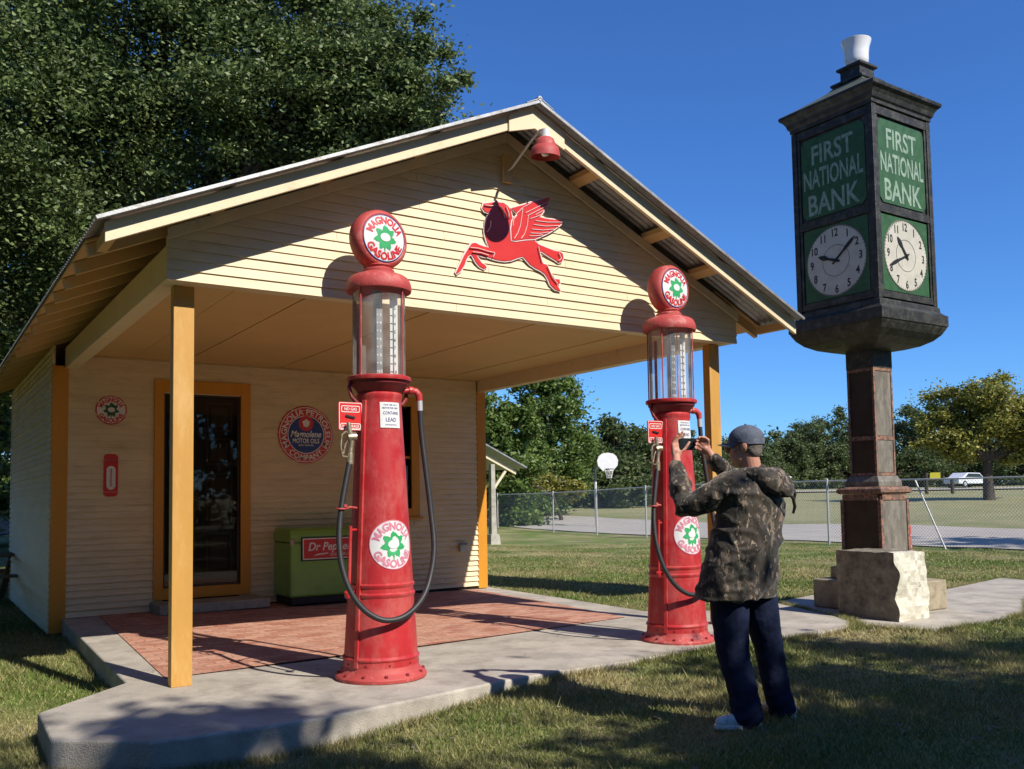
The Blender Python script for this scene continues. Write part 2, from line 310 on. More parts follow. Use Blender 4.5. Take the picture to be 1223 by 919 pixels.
def tag(o, label=None, cat=None, group=None, kind=None):
    if label: o['label'] = label
    if cat: o['category'] = cat
    if group: o['group'] = group
    if kind: o['kind'] = kind
    return o
def thing(name, label, cat, loc=(0,0,0), rz=0, group=None):
    o = bpy.data.objects.new(name, None); C.objects.link(o); o.location = loc; o.rotation_euler = (0,0,rz); o.empty_display_size = .2
    return tag(o, label, cat, group)
def struct(o): o['kind'] = 'structure'; return o
def copy_tree(o, parent=None):
    c = o.copy(); C.objects.link(c); c.parent = parent
    for ch in list(o.children): copy_tree(ch, c)
    return c
def raw_mesh(name, verts, k, m, parent=None):
    """verts (n*k,3) array, consecutive k verts make a face"""
    n = len(verts)//k; me = bpy.data.meshes.new(name)
    me.vertices.add(n*k); me.vertices.foreach_set('co', np.asarray(verts, dtype=np.float32).ravel())
    me.loops.add(n*k); me.loops.foreach_set('vertex_index', np.arange(n*k, dtype=np.int32))
    me.polygons.add(n); me.polygons.foreach_set('loop_start', np.arange(0, n*k, k, dtype=np.int32)); me.polygons.foreach_set('loop_total', np.full(n, k, dtype=np.int32))
    me.update(calc_edges=True); me.materials.append(MT[m])
    o = bpy.data.objects.new(name, me); C.objects.link(o)
    if parent: o.parent = parent
    return o
def text_tris(txt, h, width=None, off=0.0, shear=0.0):
    """flat glyph triangles for txt, cap height h, centred on (0,0); optional total width"""
    cu_ = bpy.data.curves.new('t', 'FONT'); cu_.body = txt; cu_.align_x = 'CENTER'; cu_.size = 1; cu_.offset = off; cu_.resolution_u = 3; cu_.shear = shear
    ob = bpy.data.objects.new('t', cu_); me = bpy.data.meshes.new_from_object(ob)
    vs = np.array([v.co[:2] for v in me.vertices]); bm = bmesh.new(); bm.from_mesh(me); bmesh.ops.triangulate(bm, faces=bm.faces); bm.verts.ensure_lookup_table()
    vs = np.array([v.co[:2] for v in bm.verts]); fs = [tuple(v.index for v in f.verts) for f in bm.faces]; bm.free()
    bpy.data.objects.remove(ob); bpy.data.curves.remove(cu_); bpy.data.meshes.remove(me)
    s = h/0.70; vs = vs*s; vs[:,1] -= h/2
    w0 = vs[:,0].max()-vs[:,0].min(); vs[:,0] -= (vs[:,0].max()+vs[:,0].min())/2
    if width: vs[:,0] *= width/w0
    return vs, fs
def put(mb, vs, fs, fn, mi=0): mb.add([fn(a, b) for a, b in vs], fs, mi)
def arc(vs, rad, mid, flip=False):
    """bend text around a circle: mid = angle of its centre (deg, 90 = top)"""
    out = []
    for x, y in vs:
        if not flip: a = R(mid)-x/rad; r = rad+y
        else: a = R(mid)+x/rad; r = rad-y
        out.append((r*math.cos(a), r*math.sin(a)))
    return out
def disc(r, n=48, rings=5, r0=0.0):
    vs = []; fs = []
    rr = [r0+(r-r0)*i/rings for i in range(rings+1)]
    for q in rr:
        for k in range(n): vs.append((max(q,1e-4)*math.cos(2*math.pi*k/n), max(q,1e-4)*math.sin(2*math.pi*k/n)))
    for i in range(rings):
        for k in range(n): fs.append((i*n+k, (i+1)*n+k, (i+1)*n+(k+1)%n, i*n+(k+1)%n))
    return vs, fs
def poly_tris(pts):
    bm = bmesh.new(); f = bm.faces.new([bm.verts.new((p[0], p[1], 0)) for p in pts]); bmesh.ops.triangulate(bm, faces=[f]); bm.verts.index_update()
    fs = [tuple(v.index for v in q.verts) for q in bm.faces]; vs = [v.co[:2] for v in bm.verts]; bm.free(); return vs, fs
def flower(r, lobes=5, stem=True, pinch=.62):
    """leafy emblem outline: pointed lobes, small stem"""
    pts = []; n = lobes*12
    for i in range(n):
        a = 2*math.pi*i/n+math.pi/2; p = (i/12)%1; q = abs(p-.5)*2
        f = pinch+(1-pinch)*(q**.8)*(1.0 if (i//6)%2 == 0 or True else 1)
        f *= 1+.05*math.sin(i*2.4)
        if stem and abs(((a-1.5*math.pi+math.pi)%(2*math.pi))-math.pi) < .06: f = 1.22
        pts.append((r*f*math.cos(a), r*f*math.sin(a)))
    return poly_tris(pts)
def plane(fr):
    o, U, W, N = [Vector(q) for q in fr]
    return lambda off: (lambda a, b: o+U*a+W*b+N*off)

# ------------------------------------------------------------------ ground
def sst(a, b, x):
    t = np.clip((np.asarray(x, float)-a)/(b-a), 0, 1); return t*t*(3-2*t)
def slabz(x): return -.012*max(x-1.5, 0)
def gz(x, y):
    x = np.asarray(x, float); y = np.asarray(y, float)
    d = np.hypot(x+1.5, y+6.8)
    z = -.205+.135*sst(.2, 3.2, x)-.03*sst(4.5, 7, x)-.045*sst(8, 14, x)
    z = z-.25*sst(11, 23, y)*sst(12, 18, x)
    z = z+.03*sst(2, 5, y)*sst(1, -1, x)
    return z+.027*np.clip(d-27, 0, 75)*sst(27, 36, d)
ang = np.linspace(0, 2*math.pi, 241)[:-1]
rad = np.concatenate([[.01], np.geomspace(.8, 900, 150)])
gx = -1.5+rad[:,None]*np.cos(ang); gy = -6.8+rad[:,None]*np.sin(ang); gzz = gz(gx, gy)
gzz = gzz+.012*np.sin(gx*1.7+np.cos(gy*1.3)*1.4)*np.sin(gy*1.1+.5*gx)*(rad[:,None]<60)
nv = len(ang); b = MB(); b.v = [tuple(p) for p in np.stack([gx, gy, gzz], -1).reshape(-1, 3)]
b.f = [(i*nv+k, (i+1)*nv+k, (i+1)*nv+(k+1)%nv, i*nv+(k+1)%nv) for i in range(len(rad)-1) for k in range(nv)]; b.mi = [0]*len(b.f)
struct(b.build('ground', 'lawn', smooth=80))

def strip(name, m, xs, ys, off, wob=0):
    b = MB(); vs = []
    for i, x in enumerate(xs):
        for j, y in enumerate(ys):
            xx = x+(wob*math.sin(y*.7+i*9)*(1 if i in (0, len(xs)-1) else 0)); vs.append((xx, y, float(gz(xx, y))+.012*math.sin(xx*1.7+math.cos(y*1.3)*1.4)*math.sin(y*1.1+.5*xx)+off))
    n = len(ys); b.add(vs, [(i*n+j, (i+1)*n+j, (i+1)*n+j+1, i*n+j+1) for i in range(len(xs)-1) for j in range(n-1)])
    return struct(b.build(name, m, smooth=80))
strip('road', 'road', np.linspace(20.9, 28.5, 14), np.linspace(-40, 120, 260), .03, .12)
# far lane beyond the field
b = MB(); vs = []; N_ = 40
for i in range(N_+1):
    a = R(-5+75*i/N_); 
    for rr in (88, 92): vs.append((-1.5+rr*math.sin(a), -6.8+rr*math.cos(a), float(gz(-1.5+rr*math.sin(a), -6.8+rr*math.cos(a)))+.12))
b.add(vs, [(2*i, 2*i+1, 2*i+3, 2*i+2) for i in range(N_)]); struct(b.build('far_road', 'road'))

# concrete forecourt, brick floor, path to the clock
slab = [(-.80,-.10),(-.82,-.92),(-.36,-1.31),(.15,-1.36),(.70,-1.36),(1.48,-1.22),(2.1,-1.08),(2.69,-.99),(3.33,-.97),(4.6,-.84),(5.48,-.83),(6.2,-.80),(6.75,-.68),(7.1,-.42),(7.3,-.1),(7.9,1.30),(6.55,1.16),(5.90,1.55),(5.98,2.9),(6.08,5.6),(5.4,5.6),(.0,5.19),(-.02,4.6),(-.14,.60)]
def slabmesh(poly, ztop, zbot, name, m):
    bm = bmesh.new(); f = bm.faces.new([bm.verts.new((x, y, 0)) for x, y in poly]); r = bmesh.ops.extrude_face_region(bm, geom=[f])
    for v in r['geom']:
        if isinstance(v, bmesh.types.BMVert): v.co.z = 1
    for v in bm.verts: v.co.z = ztop(v.co.x) if v.co.z > .5 else ztop(v.co.x)-zbot
    bmesh.ops.recalc_face_normals(bm, faces=bm.faces)
    caps = [f for f in bm.faces if len(f.verts) > 4]; bmesh.ops.triangulate(bm, faces=caps)
    me = bpy.data.meshes.new(name); bm.to_mesh(me); bm.free(); me.materials.append(MT[m]); o = bpy.data.objects.new(name, me); C.objects.link(o)
    bv = o.modifiers.new('bevel', 'BEVEL'); bv.width = .018; bv.segments = 3; bv.limit_method = 'ANGLE'; bv.angle_limit = R(50)
    return struct(o)
slabmesh(slab, slabz, .32, 'porch_slab', 'concrete')
b = MB(); P0 = [(.14,.56),(1.5,.66),(2.5,.74),(3.9,.96),(5.3,1.22),(5.47,2.6),(5.66,5.15),(.40,5.15)]
for (dz) in (0,):
    vs = [(x, y, slabz(x)+.005) for x, y in P0]; b.add(vs, [(0,1,7),(1,2,7),(2,3,6,7),(3,4,5),(3,5,6)])
struct(b.build('brick_paving', 'brick'))
pad = [(7.2,-1.38),(8.2,-1.36),(9.16,-1.25),(10.4,-.62),(13.0,.5),(13.2,1.2),(10.6,.72),(9.3,1.62),(7.95,1.34),(7.36,-.1),(7.20,-.40),(7.0,-.75)]
slabmesh(pad, lambda x: -.082, .22, 'footpath', 'concrete')

# ------------------------------------------------------------------ the filling station building
W_ = 5.92; YB = 5.2; YE = 10.3
st = thing('filling_station', 'small cream clapboard building with orange trim, deep gabled porch and metal roof', 'building')
def clap(b, fr, u0f, u1f, z0, z1, exp, lip=.016, holes=()):
    """lapped boards: fr=(origin,U,N) ; u0f/u1f(z) -> side limits"""
    o, U, N = [Vector(q) for q in fr]; Z = Vector((0,0,1)); z = z0; k = 0
    while z < z1-.005:
        za = min(z+exp, z1); segs = [(u0f(z), u1f(z), u0f(za), u1f(za))]
        for (ha, hb, hz0, hz1) in holes:
            if z+exp*.5 > hz0 and z+exp*.5 < hz1:
                new = []
                for a0, a1, c0, c1 in segs:
                    if a0 < ha and a1 > hb: new += [(a0, ha, c0, ha), (hb, a1, hb, c1)]
                    else: new.append((a0, a1, c0, c1))
                segs = new
        cut = []
        for a0, a1, c0, c1 in segs:
            if a1-a0 > 2.2:
                q = a0+(a1-a0)*(.15+.7*((k*.618+.37) % 1)); cut += [(a0, q-.0015, c0, q-.0015), (q+.0015, a1, q+.0015, c1)]
            else: cut.append((a0, a1, c0, c1))
        segs = cut
        for a0, a1, c0, c1 in segs:
            if a1-a0 < .01 and c1-c0 < .01: continue
            j = lip*(1+.12*math.sin(k*2.7)); tk = .022
            vs = [o+U*a0+Z*z+N*j, o+U*a1+Z*z+N*j, o+U*c1+Z*(za+.004)+N*.003, o+U*c0+Z*(za+.004)+N*.003,
                  o+U*a0+Z*z-N*tk, o+U*a1+Z*z-N*tk, o+U*c1+Z*(za+.004)-N*tk, o+U*c0+Z*(za+.004)-N*tk]
            b.add(vs, [(0,1,2,3),(4,7,6,5),(0,4,5,1),(3,2,6,7),(0,3,7,4),(1,5,6,2)])
        z = za; k += 1
RX, RZ, EX0, EX1, EZ, EZR = 2.96, 4.77, -.56, 6.365, 3.19, 3.19
mL = (RZ-EZ)/(RX-EX0); mR = (RZ-EZR)/(EX1-RX)
def roofz(x): return EZ+(x-EX0)*mL if x < RX else EZR+(EX1-x)*mR
def roofx(z, left): return EX0+(z-EZ)/mL if left else EX1-(z-EZR)/mR
RD = .10   # roof build-up below the metal
b = MB(); ztopL = roofz(0)-RD
clap(b, ((0,0,0),(1,0,0),(0,-1,0)), lambda z: max(0, roofx(z+RD, True)), lambda z: min(W_, roofx(z+RD, False)), 2.965, RZ-RD-.03, .078)
b.build('gable_siding', 'cream', st)
# front beam behind gable siding, side beams
b = MB(); b.box(.03, .024, 2.975, W_-.03, .16, 3.2); b.build('front_beam', 'creamtrim', st)
for x0, x1 in ((0, .14), (W_-.14, W_)):
    b = MB(); b.box(x0, .024, 2.97, x1, YB-.002, 3.22); b.build('side_beam', 'creamtrim', st, bevel=.004)
# porch ceiling of boards with open joints
b = MB(); xs = np.linspace(.14, W_-.14, 10)
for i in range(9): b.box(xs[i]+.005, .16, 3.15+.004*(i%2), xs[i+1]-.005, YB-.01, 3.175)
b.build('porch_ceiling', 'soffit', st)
# posts
for x0, y0 in ((.09, .165), (W_-.24, .17)):
    b = MB(); zb = slabz(x0)
    b.box(x0, y0, zb, x0+.15, y0+.10, 2.968); b.build('post', 'post', st, bevel=.004)
# back wall with door and window openings
DO = (1.134, 2.105, .27, 2.74); WO = (3.97, 4.62, 1.2, 2.70)
b = MB()
clap(b, ((0,YB,0),(1,0,0),(0,-1,0)), lambda z: 0.04, lambda z: 5.76, -.0, 3.16, .078, .030, holes=((DO[0], DO[1], .0, DO[3]), WO))
b.build('front_wall', 'cream', st)
def sidewall(x, nx, name):
    b = MB(); clap(b, ((x,0,0),(0,1,0),(nx,0,0)), lambda z: YB+.0, lambda z: YE, -.17, 3.24, .078, .026); b.build(name, 'cream', st)
sidewall(-.125, -1, 'side_wall'); sidewall(W_-.03, 1, 'side_wall')
b = MB(); clap(b, ((0,YE,0),(1,0,0),(0,1,0)), lambda z: -.12, lambda z: W_-.03, -.17, 3.1, .078); 
clap(b, ((0,YE,0),(1,0,0),(0,1,0)), lambda z: max(-.12, roofx(z+RD, True)), lambda z: min(W_-.03, roofx(z+RD, False)), 3.1, RZ-RD-.05, .078); b.build('rear_wall', 'cream', st)
for (x0, x1) in ((-.135, .04), (W_-.165, W_-.005)):
    b = MB(); b.box(x0, YB-.03, -.17 if x0 < 1 else -.04, x1, YB+.10, 3.0 if x0<1 else 2.97); b.build('corner_board', 'orange', st, bevel=.004)
    xo = x0 if x0 < 1 else x1-.11
    b = MB(); b.box(xo-.006, YE-.09, -.17, xo+.116, YE+.03, 3.2); b.build('corner_board', 'orange', st, bevel=.004)
# inner room shell so nothing shows through the openings
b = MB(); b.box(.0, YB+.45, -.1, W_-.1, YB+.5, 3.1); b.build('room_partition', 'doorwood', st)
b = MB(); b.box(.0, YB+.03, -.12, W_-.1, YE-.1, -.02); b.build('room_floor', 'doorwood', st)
# door: frame, panelled leaf, glass storm door, threshold
df = MB()
df.box(1.02, YB-.05, .13, DO[0], YB+.05, 2.90); df.box(DO[1], YB-.05, .13, 2.232, YB+.05, 2.90)
df.box(DO[0], YB-.05, DO[3], DO[1], YB+.05, 2.90); df.box(DO[0], YB-.05, .13, DO[1], YB+.05, DO[2])
dfo = df.build('door_frame', 'orange', st, bevel=.004)
d = MB(); d.box(DO[0], YB+.06, DO[2]-.02, DO[1], YB+.10, DO[3]+.02); door = d.build('door', 'doorwood', st)
pb = MB()
for z0, z1 in ((.42,.95),(1.05,1.72),(1.82,2.18),(2.26,2.64)):
    for x0, x1 in ((1.22,1.56),(1.68,2.02)):
        for q in ((x0,z0,x1,z0+.03),(x0,z1-.03,x1,z1),(x0,z0,x0+.03,z1),(x1-.03,z0,x1,z1)): pb.box(q[0], YB+.045, q[1], q[2], YB+.06, q[3])
        pb.box(x0+.06, YB+.05, z0+.06, x1-.06, YB+.06, z1-.06)
pb.build('door_panel', 'doorlight', door, bevel=.003)
b = MB(); b.lathe([(.0,0),(.028,.005),(.03,.03),(.015,.05)], (2.04, YB+.06, 1.33), (0,-1,0), 16); b.build('door_knob', 'brass', door, smooth=50)
b = MB(); b.box(DO[0]+.03, YB+.018, DO[2]+.03, DO[1]-.03, YB+.023, DO[3]-.03); sgl = b.build('storm_glass', 'pane', st)
b = MB()
for q in ((DO[0],DO[2],DO[1],DO[2]+.03),(DO[0],DO[3]-.03,DO[1],DO[3]),(DO[0],DO[2]+.03,DO[0]+.03,DO[3]-.03),(DO[1]-.03,DO[2]+.03,DO[1],DO[3]-.03)): b.box(q[0]+.001, YB+.01, q[1], q[2]-.001, YB+.032, q[3])
b.build('storm_frame', 'doorwood', st)
b = MB(); b.box(.98, 4.62, -.0, 2.32, YB-.018, .115); b.build('doorstep', 'kerb', st, bevel=.012)
# window
wf = MB(); x0,x1,z0,z1 = WO
wf.box(x0-.13, YB-.045, z0-.12, x0, YB+.05, z1+.13); wf.box(x1, YB-.045, z0-.12, x1+.13, YB+.05, z1+.13); wf.box(x0, YB-.045, z1, x1, YB+.05, z1+.13); wf.box(x0, YB-.045, z0-.12, x1, YB+.05, z0)
wfo = wf.build('window', 'orange', st, bevel=.004)
b = MB(); b.box(x0-.16, YB-.09, z0-.16, x1+.16, YB-.046, z0-.12); b.build('sill', 'orange', wfo, bevel=.004)
b = MB(); b.box(x0, YB+.02, z0, x1, YB+.026, z1); b.build('pane', 'pane', wfo)
b = MB(); b.box(x0, YB+.005, 1.93, x1, YB+.045, 1.97); b.box((x0+x1)/2-.015, YB+.008, z0, (x0+x1)/2+.015, YB+.04, z1); b.build('sash', 'orange', wfo)
# outlet box
b = MB(); b.box(5.41, YB-.075, .53, 5.52, YB-.018, .66); ob_ = b.build('outlet_box', 'galv', st, bevel=.006)
b = MB(); b.box(5.405, YB-.09, .63, 5.525, YB-.076, .668); b.build('outlet_cover', 'metaldark', ob_)
# roof metal: corrugated sheets
def corr(name, xa, za, xb, zb, y0, y1):
    n = int((y1-y0)/.0095); b = MB(); vs = []
    nrm = Vector((-(zb-za), 0, xb-xa)).normalized()*(1 if xb > xa else -1)
    for i in range(n+1):
        y = y0+(y1-y0)*i/n; h = .009*math.sin(2*math.pi*y/.076)
        for x, z in ((xa, za), (xb, zb)):
            for t in (0, -.004): vs.append(Vector((x, y, z))+nrm*(h+t))
    fs = []
    for i in range(n):
        a = i*4; c = a+4; fs += [(a,a+2,c+2,c),(a+1,c+1,c+3,a+3),(a,c,c+1,a+1),(a+2,a+3,c+3,c+2)]
    fs += [(0,1,3,2),(n*4,n*4+2,n*4+3,n*4+1)]
    b.add(vs, fs); return b.build(name, 'roofmetal', st, smooth=50, fix=False)
Y0R = -.56
corr('roof_sheet', EX0, EZ, RX, RZ, Y0R, YE+.4); corr('roof_sheet', EX1, EZR, RX, RZ, Y0R, YE+.4)
b = MB(); p = [(-.14, -.14*mL+.012),(0, .018),(.14, -.14*mR+.012),(.14,-.14*mR+.018),(0,.026),(-.14,-.14*mL+.018)]
b.prism([(q[0]+RX, q[1]+RZ) for q in p], ((0,0,0),(1,0,0),(0,0,1),(0,1,0)), Y0R-.01, YE+.41); b.tube([(RX,Y0R-.01,RZ+.02),(RX,YE+.4,RZ+.02)], .022, 10); b.build('ridge_cap', 'roofmetal', st)
# plain edge trim of the sheet along the rakes
for xa, xb, ez in ((EX0, RX, EZ), (EX1, RX, EZR)):
    b = MB(); b.bar((xa, Y0R+.004, ez-.004), (xb, Y0R+.004, RZ-.004), .018, .024); b.build('rake_edging', 'roofmetal', st)
# rake fascia boards, peak plate
YF = -.46
fb = .135
def rake(xa, xb, y0, y1, drop, h, name, m, bev=.003):
    b = MB(); f = roofz
    poly = [(xa, f(xa)-drop-h), (xb, f(xb)-drop-h), (xb, f(xb)-drop), (xa, f(xa)-drop)]
    if xa > xb: poly = poly[::-1]
    b.prism(poly, ((0,0,0),(1,0,0),(0,0,1),(0,1,0)), y0, y1); return b.build(name, m, st, bevel=bev)
rake(EX0+.07, RX-.26, YF, YF+.035, .028, fb, 'rake_board', 'creamtrim'); rake(EX1-.02, RX+.31, YF, YF+.035, .028, fb, 'rake_board', 'creamtrim')
b = MB(); x0_, x1_ = RX-.27, RX+.32
b.prism([(x0_, roofz(x0_)-.028-.15), (RX, RZ-.028-.19), (x1_, roofz(x1_)-.028-.17), (x1_, roofz(x1_)-.03), (RX, RZ-.03), (x0_, roofz(x0_)-.03)], ((0,0,0),(1,0,0),(0,0,1),(0,1,0)), YF-.022, YF-.003)
b.build('peak_plate', 'creamtrim', st, bevel=.003)
# second rake board tight under the metal at the wall, frieze
rake(.0, RX-.002, -.045, -.02, RD+.0, .09, 'frieze_board', 'creamtrim'); rake(W_-.0, RX+.002, -.045, -.02, RD+.0, .09, 'frieze_board', 'creamtrim')
# lookouts carrying the rake
for x in (.35, 1.2, 2.05, 3.72, 4.62, 5.25):
    b = MB(); z = roofz(x)-.035; s = mL if x < RX else -mR
    b.add([(x-.05,YF+.036,z-.05*s-.065),(x+.05,YF+.036,z+.05*s-.065),(x+.05,YF+.036,z+.05*s-.012),(x-.05,YF+.036,z-.05*s-.012),
           (x-.05,-.021,z-.05*s-.065),(x+.05,-.021,z+.05*s-.065),(x+.05,-.021,z+.05*s-.012),(x-.05,-.021,z-.05*s-.012)],[(0,1,2,3),(7,6,5,4),(4,5,1,0),(5,6,2,1),(6,7,3,2),(7,4,0,3)])
    b.build('lookout', 'soffit', st, bevel=.003)
# eave rafters and sheathing
for left in (True, False):
    xa, xb = (EX0+.02, 0.3) if left else (EX1-.02, W_-.3)
    b = MB(); f = roofz
    poly = [(xa, f(xa)-.036), (xb, f(xb)-.036), (xb, f(xb)-.018), (xa, f(xa)-.018)]
    if not left: poly = poly[::-1]
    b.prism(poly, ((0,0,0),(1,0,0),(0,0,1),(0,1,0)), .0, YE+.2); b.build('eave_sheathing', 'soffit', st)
    y = .05
    while y < YE:
        b = MB(); q = [(xa+(.03 if left else -.03), f(xa)-.125), (xb, f(xb)-.15), (xb, f(xb)-.037), (xa+(.01 if left else -.01), f(xa)-.037)]
        if not left: q = q[::-1]
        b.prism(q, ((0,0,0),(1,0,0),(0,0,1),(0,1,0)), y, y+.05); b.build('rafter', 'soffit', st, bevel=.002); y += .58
# rafter at the very end of the rake on each side
for left in (True, False):
    xa = EX0+.12 if left else EX1-.10; b = MB(); z = roofz(xa)-.04
    b.box(xa-.03, YF+.04, z-.10, xa+.03, .0, z-.02); b.build('rafter_tail', 'soffit', st)

# ------------------------------------------------------------------ barn lamp over the sign
lp = thing('barn_lamp', 'red bell shaped lamp on a bent pipe arm below the gable peak', 'lamp', (2.955, -.02, 4.33))
b = MB(); b.box(-.05, -.035, -.13, .05, 0, .13); b.build('mounting_block', 'soffit', lp, bevel=.004)
b = MB(); b.tube([(0,-.035,-.02),(0,-.10,-.01),(.0,-.25,.06),(.01,-.42,.15),(.012,-.53,.185),(.012,-.58,.17),(.012,-.60,.13)], .013, 10); b.build('arm', 'galv', lp, smooth=40)
o_ = (.012,-.605,.13); ax = V3(.03,.10,-1).normalized()
b = MB(); b.lathe([(.0,-.04),(.035,-.035),(.04,.0),(.045,.04)], o_, ax, 24); b.build('socket', 'white', lp, smooth=50)
b = MB(); b.lathe([(r_*.84, z_*.86) for r_, z_ in [(.05,.035),(.085,.055),(.105,.10),(.112,.125),(.135,.14),(.15,.19),(.155,.235),(.150,.236),(.145,.19),(.13,.145),(.107,.125),(.10,.10),(.08,.06),(.045,.045)]], o_, ax, 36, cap=False); b.build('shade', 'redflat', lp, smooth=40)
b = MB(); b.lathe([(.0,.195),(.02,.193),(.033,.18),(.036,.15),(.028,.12),(.02,.06),(.0,.05)], o_, ax, 16, cap=False); b.build('bulb', 'opal', lp, smooth=60)

# ------------------------------------------------------------------ winged horse sign
BODY=[(2.685,3.929),(2.701,3.969),(2.756,3.983),(2.816,4.002),(2.843,4.016),(2.864,4.006),(2.914,4.01),(2.959,3.99),(2.99,3.956),(3.005,3.89),(3.014,3.789),(3.034,3.705),(3.137,3.706),(3.206,3.721),(3.258,3.705),(3.297,3.681),(3.386,3.663),(3.485,3.646),(3.534,3.648),(3.571,3.632),(3.579,3.595),(3.56,3.553),(3.52,3.541),(3.486,3.56),(3.413,3.587),(3.329,3.622),(3.306,3.615),(3.327,3.546),(3.343,3.506),(3.383,3.502),(3.402,3.479),(3.409,3.438),(3.451,3.406),(3.473,3.378),(3.528,3.38),(3.533,3.345),(3.498,3.327),(3.525,3.288),(3.539,3.271),(3.477,3.278),(3.421,3.318),(3.396,3.369),(3.364,3.411),(3.319,3.436),(3.253,3.455),(3.193,3.482),(3.15,3.52),(3.118,3.545),(3.063,3.527),(2.992,3.494),(2.917,3.476),(2.844,3.475),(2.786,3.481),(2.745,3.489),(2.688,3.488),(2.632,3.5),(2.622,3.485),(2.639,3.461),(2.672,3.426),(2.707,3.412),(2.723,3.392),(2.696,3.375),(2.651,3.392),(2.615,3.423),(2.586,3.467),(2.566,3.491),(2.535,3.474),(2.51,3.431),(2.494,3.385),(2.458,3.332),(2.418,3.297),(2.408,3.309),(2.439,3.369),(2.464,3.416),(2.49,3.468),(2.521,3.516),(2.552,3.564),(2.572,3.589),(2.608,3.599),(2.649,3.587),(2.69,3.579),(2.757,3.575),(2.732,3.623),(2.712,3.68),(2.707,3.729),(2.719,3.8),(2.746,3.865),(2.783,3.902),(2.752,3.892),(2.71,3.899)]
WING=[(2.993,3.973),(3.089,4.011),(3.199,4.057),(3.311,4.104),(3.428,4.15),(3.407,4.092),(3.372,4.03),(3.331,3.977),(3.302,3.937),(3.392,3.935),(3.492,3.941),(3.587,3.951),(3.546,3.907),(3.476,3.854),(3.401,3.805),(3.327,3.766),(3.248,3.727),(3.137,3.706),(3.033,3.678),(2.99,3.676),(2.987,3.785),(2.999,3.855),(3.06,3.922)]
HL=[[(3.199,4.048),(3.116,4.0),(3.046,3.931),(3.01,3.879),(2.998,3.809)],[(3.407,4.102),(3.254,4.015),(3.142,3.951)],[(3.384,4.055),(3.247,3.977),(3.164,3.927)],[(3.354,4.013),(3.252,3.95)],[(3.314,3.96),(3.23,3.919),(3.191,3.903)],[(3.564,3.929),(3.391,3.902),(3.251,3.894)],[(3.522,3.889),(3.362,3.86),(3.228,3.854)],[(3.464,3.848),(3.333,3.818),(3.208,3.809)],[(3.401,3.81),(3.304,3.782),(3.193,3.77)],[(3.332,3.772),(3.248,3.75),(3.179,3.74)],[(3.11,3.996),(3.098,3.916),(3.08,3.822),(3.051,3.749),(3.012,3.693)],[(3.169,3.928),(3.156,3.833),(3.124,3.748),(3.088,3.704)],[(2.544,3.545),(2.633,3.549),(2.735,3.536),(2.8,3.532)],[(2.569,3.509),(2.658,3.512),(2.735,3.501)],[(2.8,3.527),(2.781,3.493)],[(3.279,3.655),(3.3,3.577),(3.321,3.51)],[(2.725,3.711),(2.76,3.761),(2.766,3.818)],[(3.382,3.483),(3.436,3.385),(3.492,3.333)],[(3.516,3.629),(3.541,3.581),(3.514,3.554)],[(2.703,3.952),(2.768,3.954),(2.821,3.971)],[(2.86,3.965),(2.90,3.93),(2.915,3.87)],[(2.93,3.975),(2.955,3.92),(2.96,3.86)]]
def offset(poly, d):
    n = len(poly); ar = sum(poly[i][0]*poly[(i+1)%n][1]-poly[(i+1)%n][0]*poly[i][1] for i in range(n)); s = 1 if ar > 0 else -1; out = []
    for i in range(n):
        a, p, c = Vector(poly[i-1]), Vector(poly[i]), Vector(poly[(i+1)%n])
        e1 = (p-a).normalized(); e2 = (c-p).normalized(); t = (e1+e2)
        t = t.normalized() if t.length > .1 else e1
        out.append((p.x+t.y*s*d, p.y-t.x*s*d))
    return out
hc = (2.99, 3.70)
hs = thing('winged_horse_sign', 'flat red leaping winged horse sign mounted on the gable clapboards', 'sign', (hc[0], -.017, hc[1]))
HF = ((0,0,0),(1,0,0),(0,0,1),(0,-1,0))
def loc_(p): return [(x-hc[0], z-hc[1]) for x, z in p]
def flat(poly, t0, t1, name, m, par):
    b = MB(); vs, fs = poly_tris(poly); n = len(vs); f0 = plane(HF)
    b.add([f0(t1)(*v) for v in vs]+[f0(t0)(*v) for v in vs], fs+[tuple(i+n for i in reversed(f)) for f in fs]+[(i,(i+1)%n,n+(i+1)%n,n+i) for i in range(n)]); return b.build(name, m, par)
flat(offset(loc_(BODY), .011), .0, .012, 'horse_outline', 'pinkline', hs); flat(loc_(BODY), .0125, .018, 'horse_body', 'redsign', hs)
flat(offset(loc_(WING), .011), .019, .023, 'wing_outline', 'pinkline', hs); flat(loc_(WING), .0235, .028, 'wing', 'redsign', hs)
for l in HL:
    l = loc_(l); b = MB()
    for p, q in zip(l, l[1:]): b.bar((p[0],-.0305,p[1]), (q[0],-.0305,q[1]), .004, .013, up=(0,1,0))
    b.build('painted_line', 'pinkline', hs)

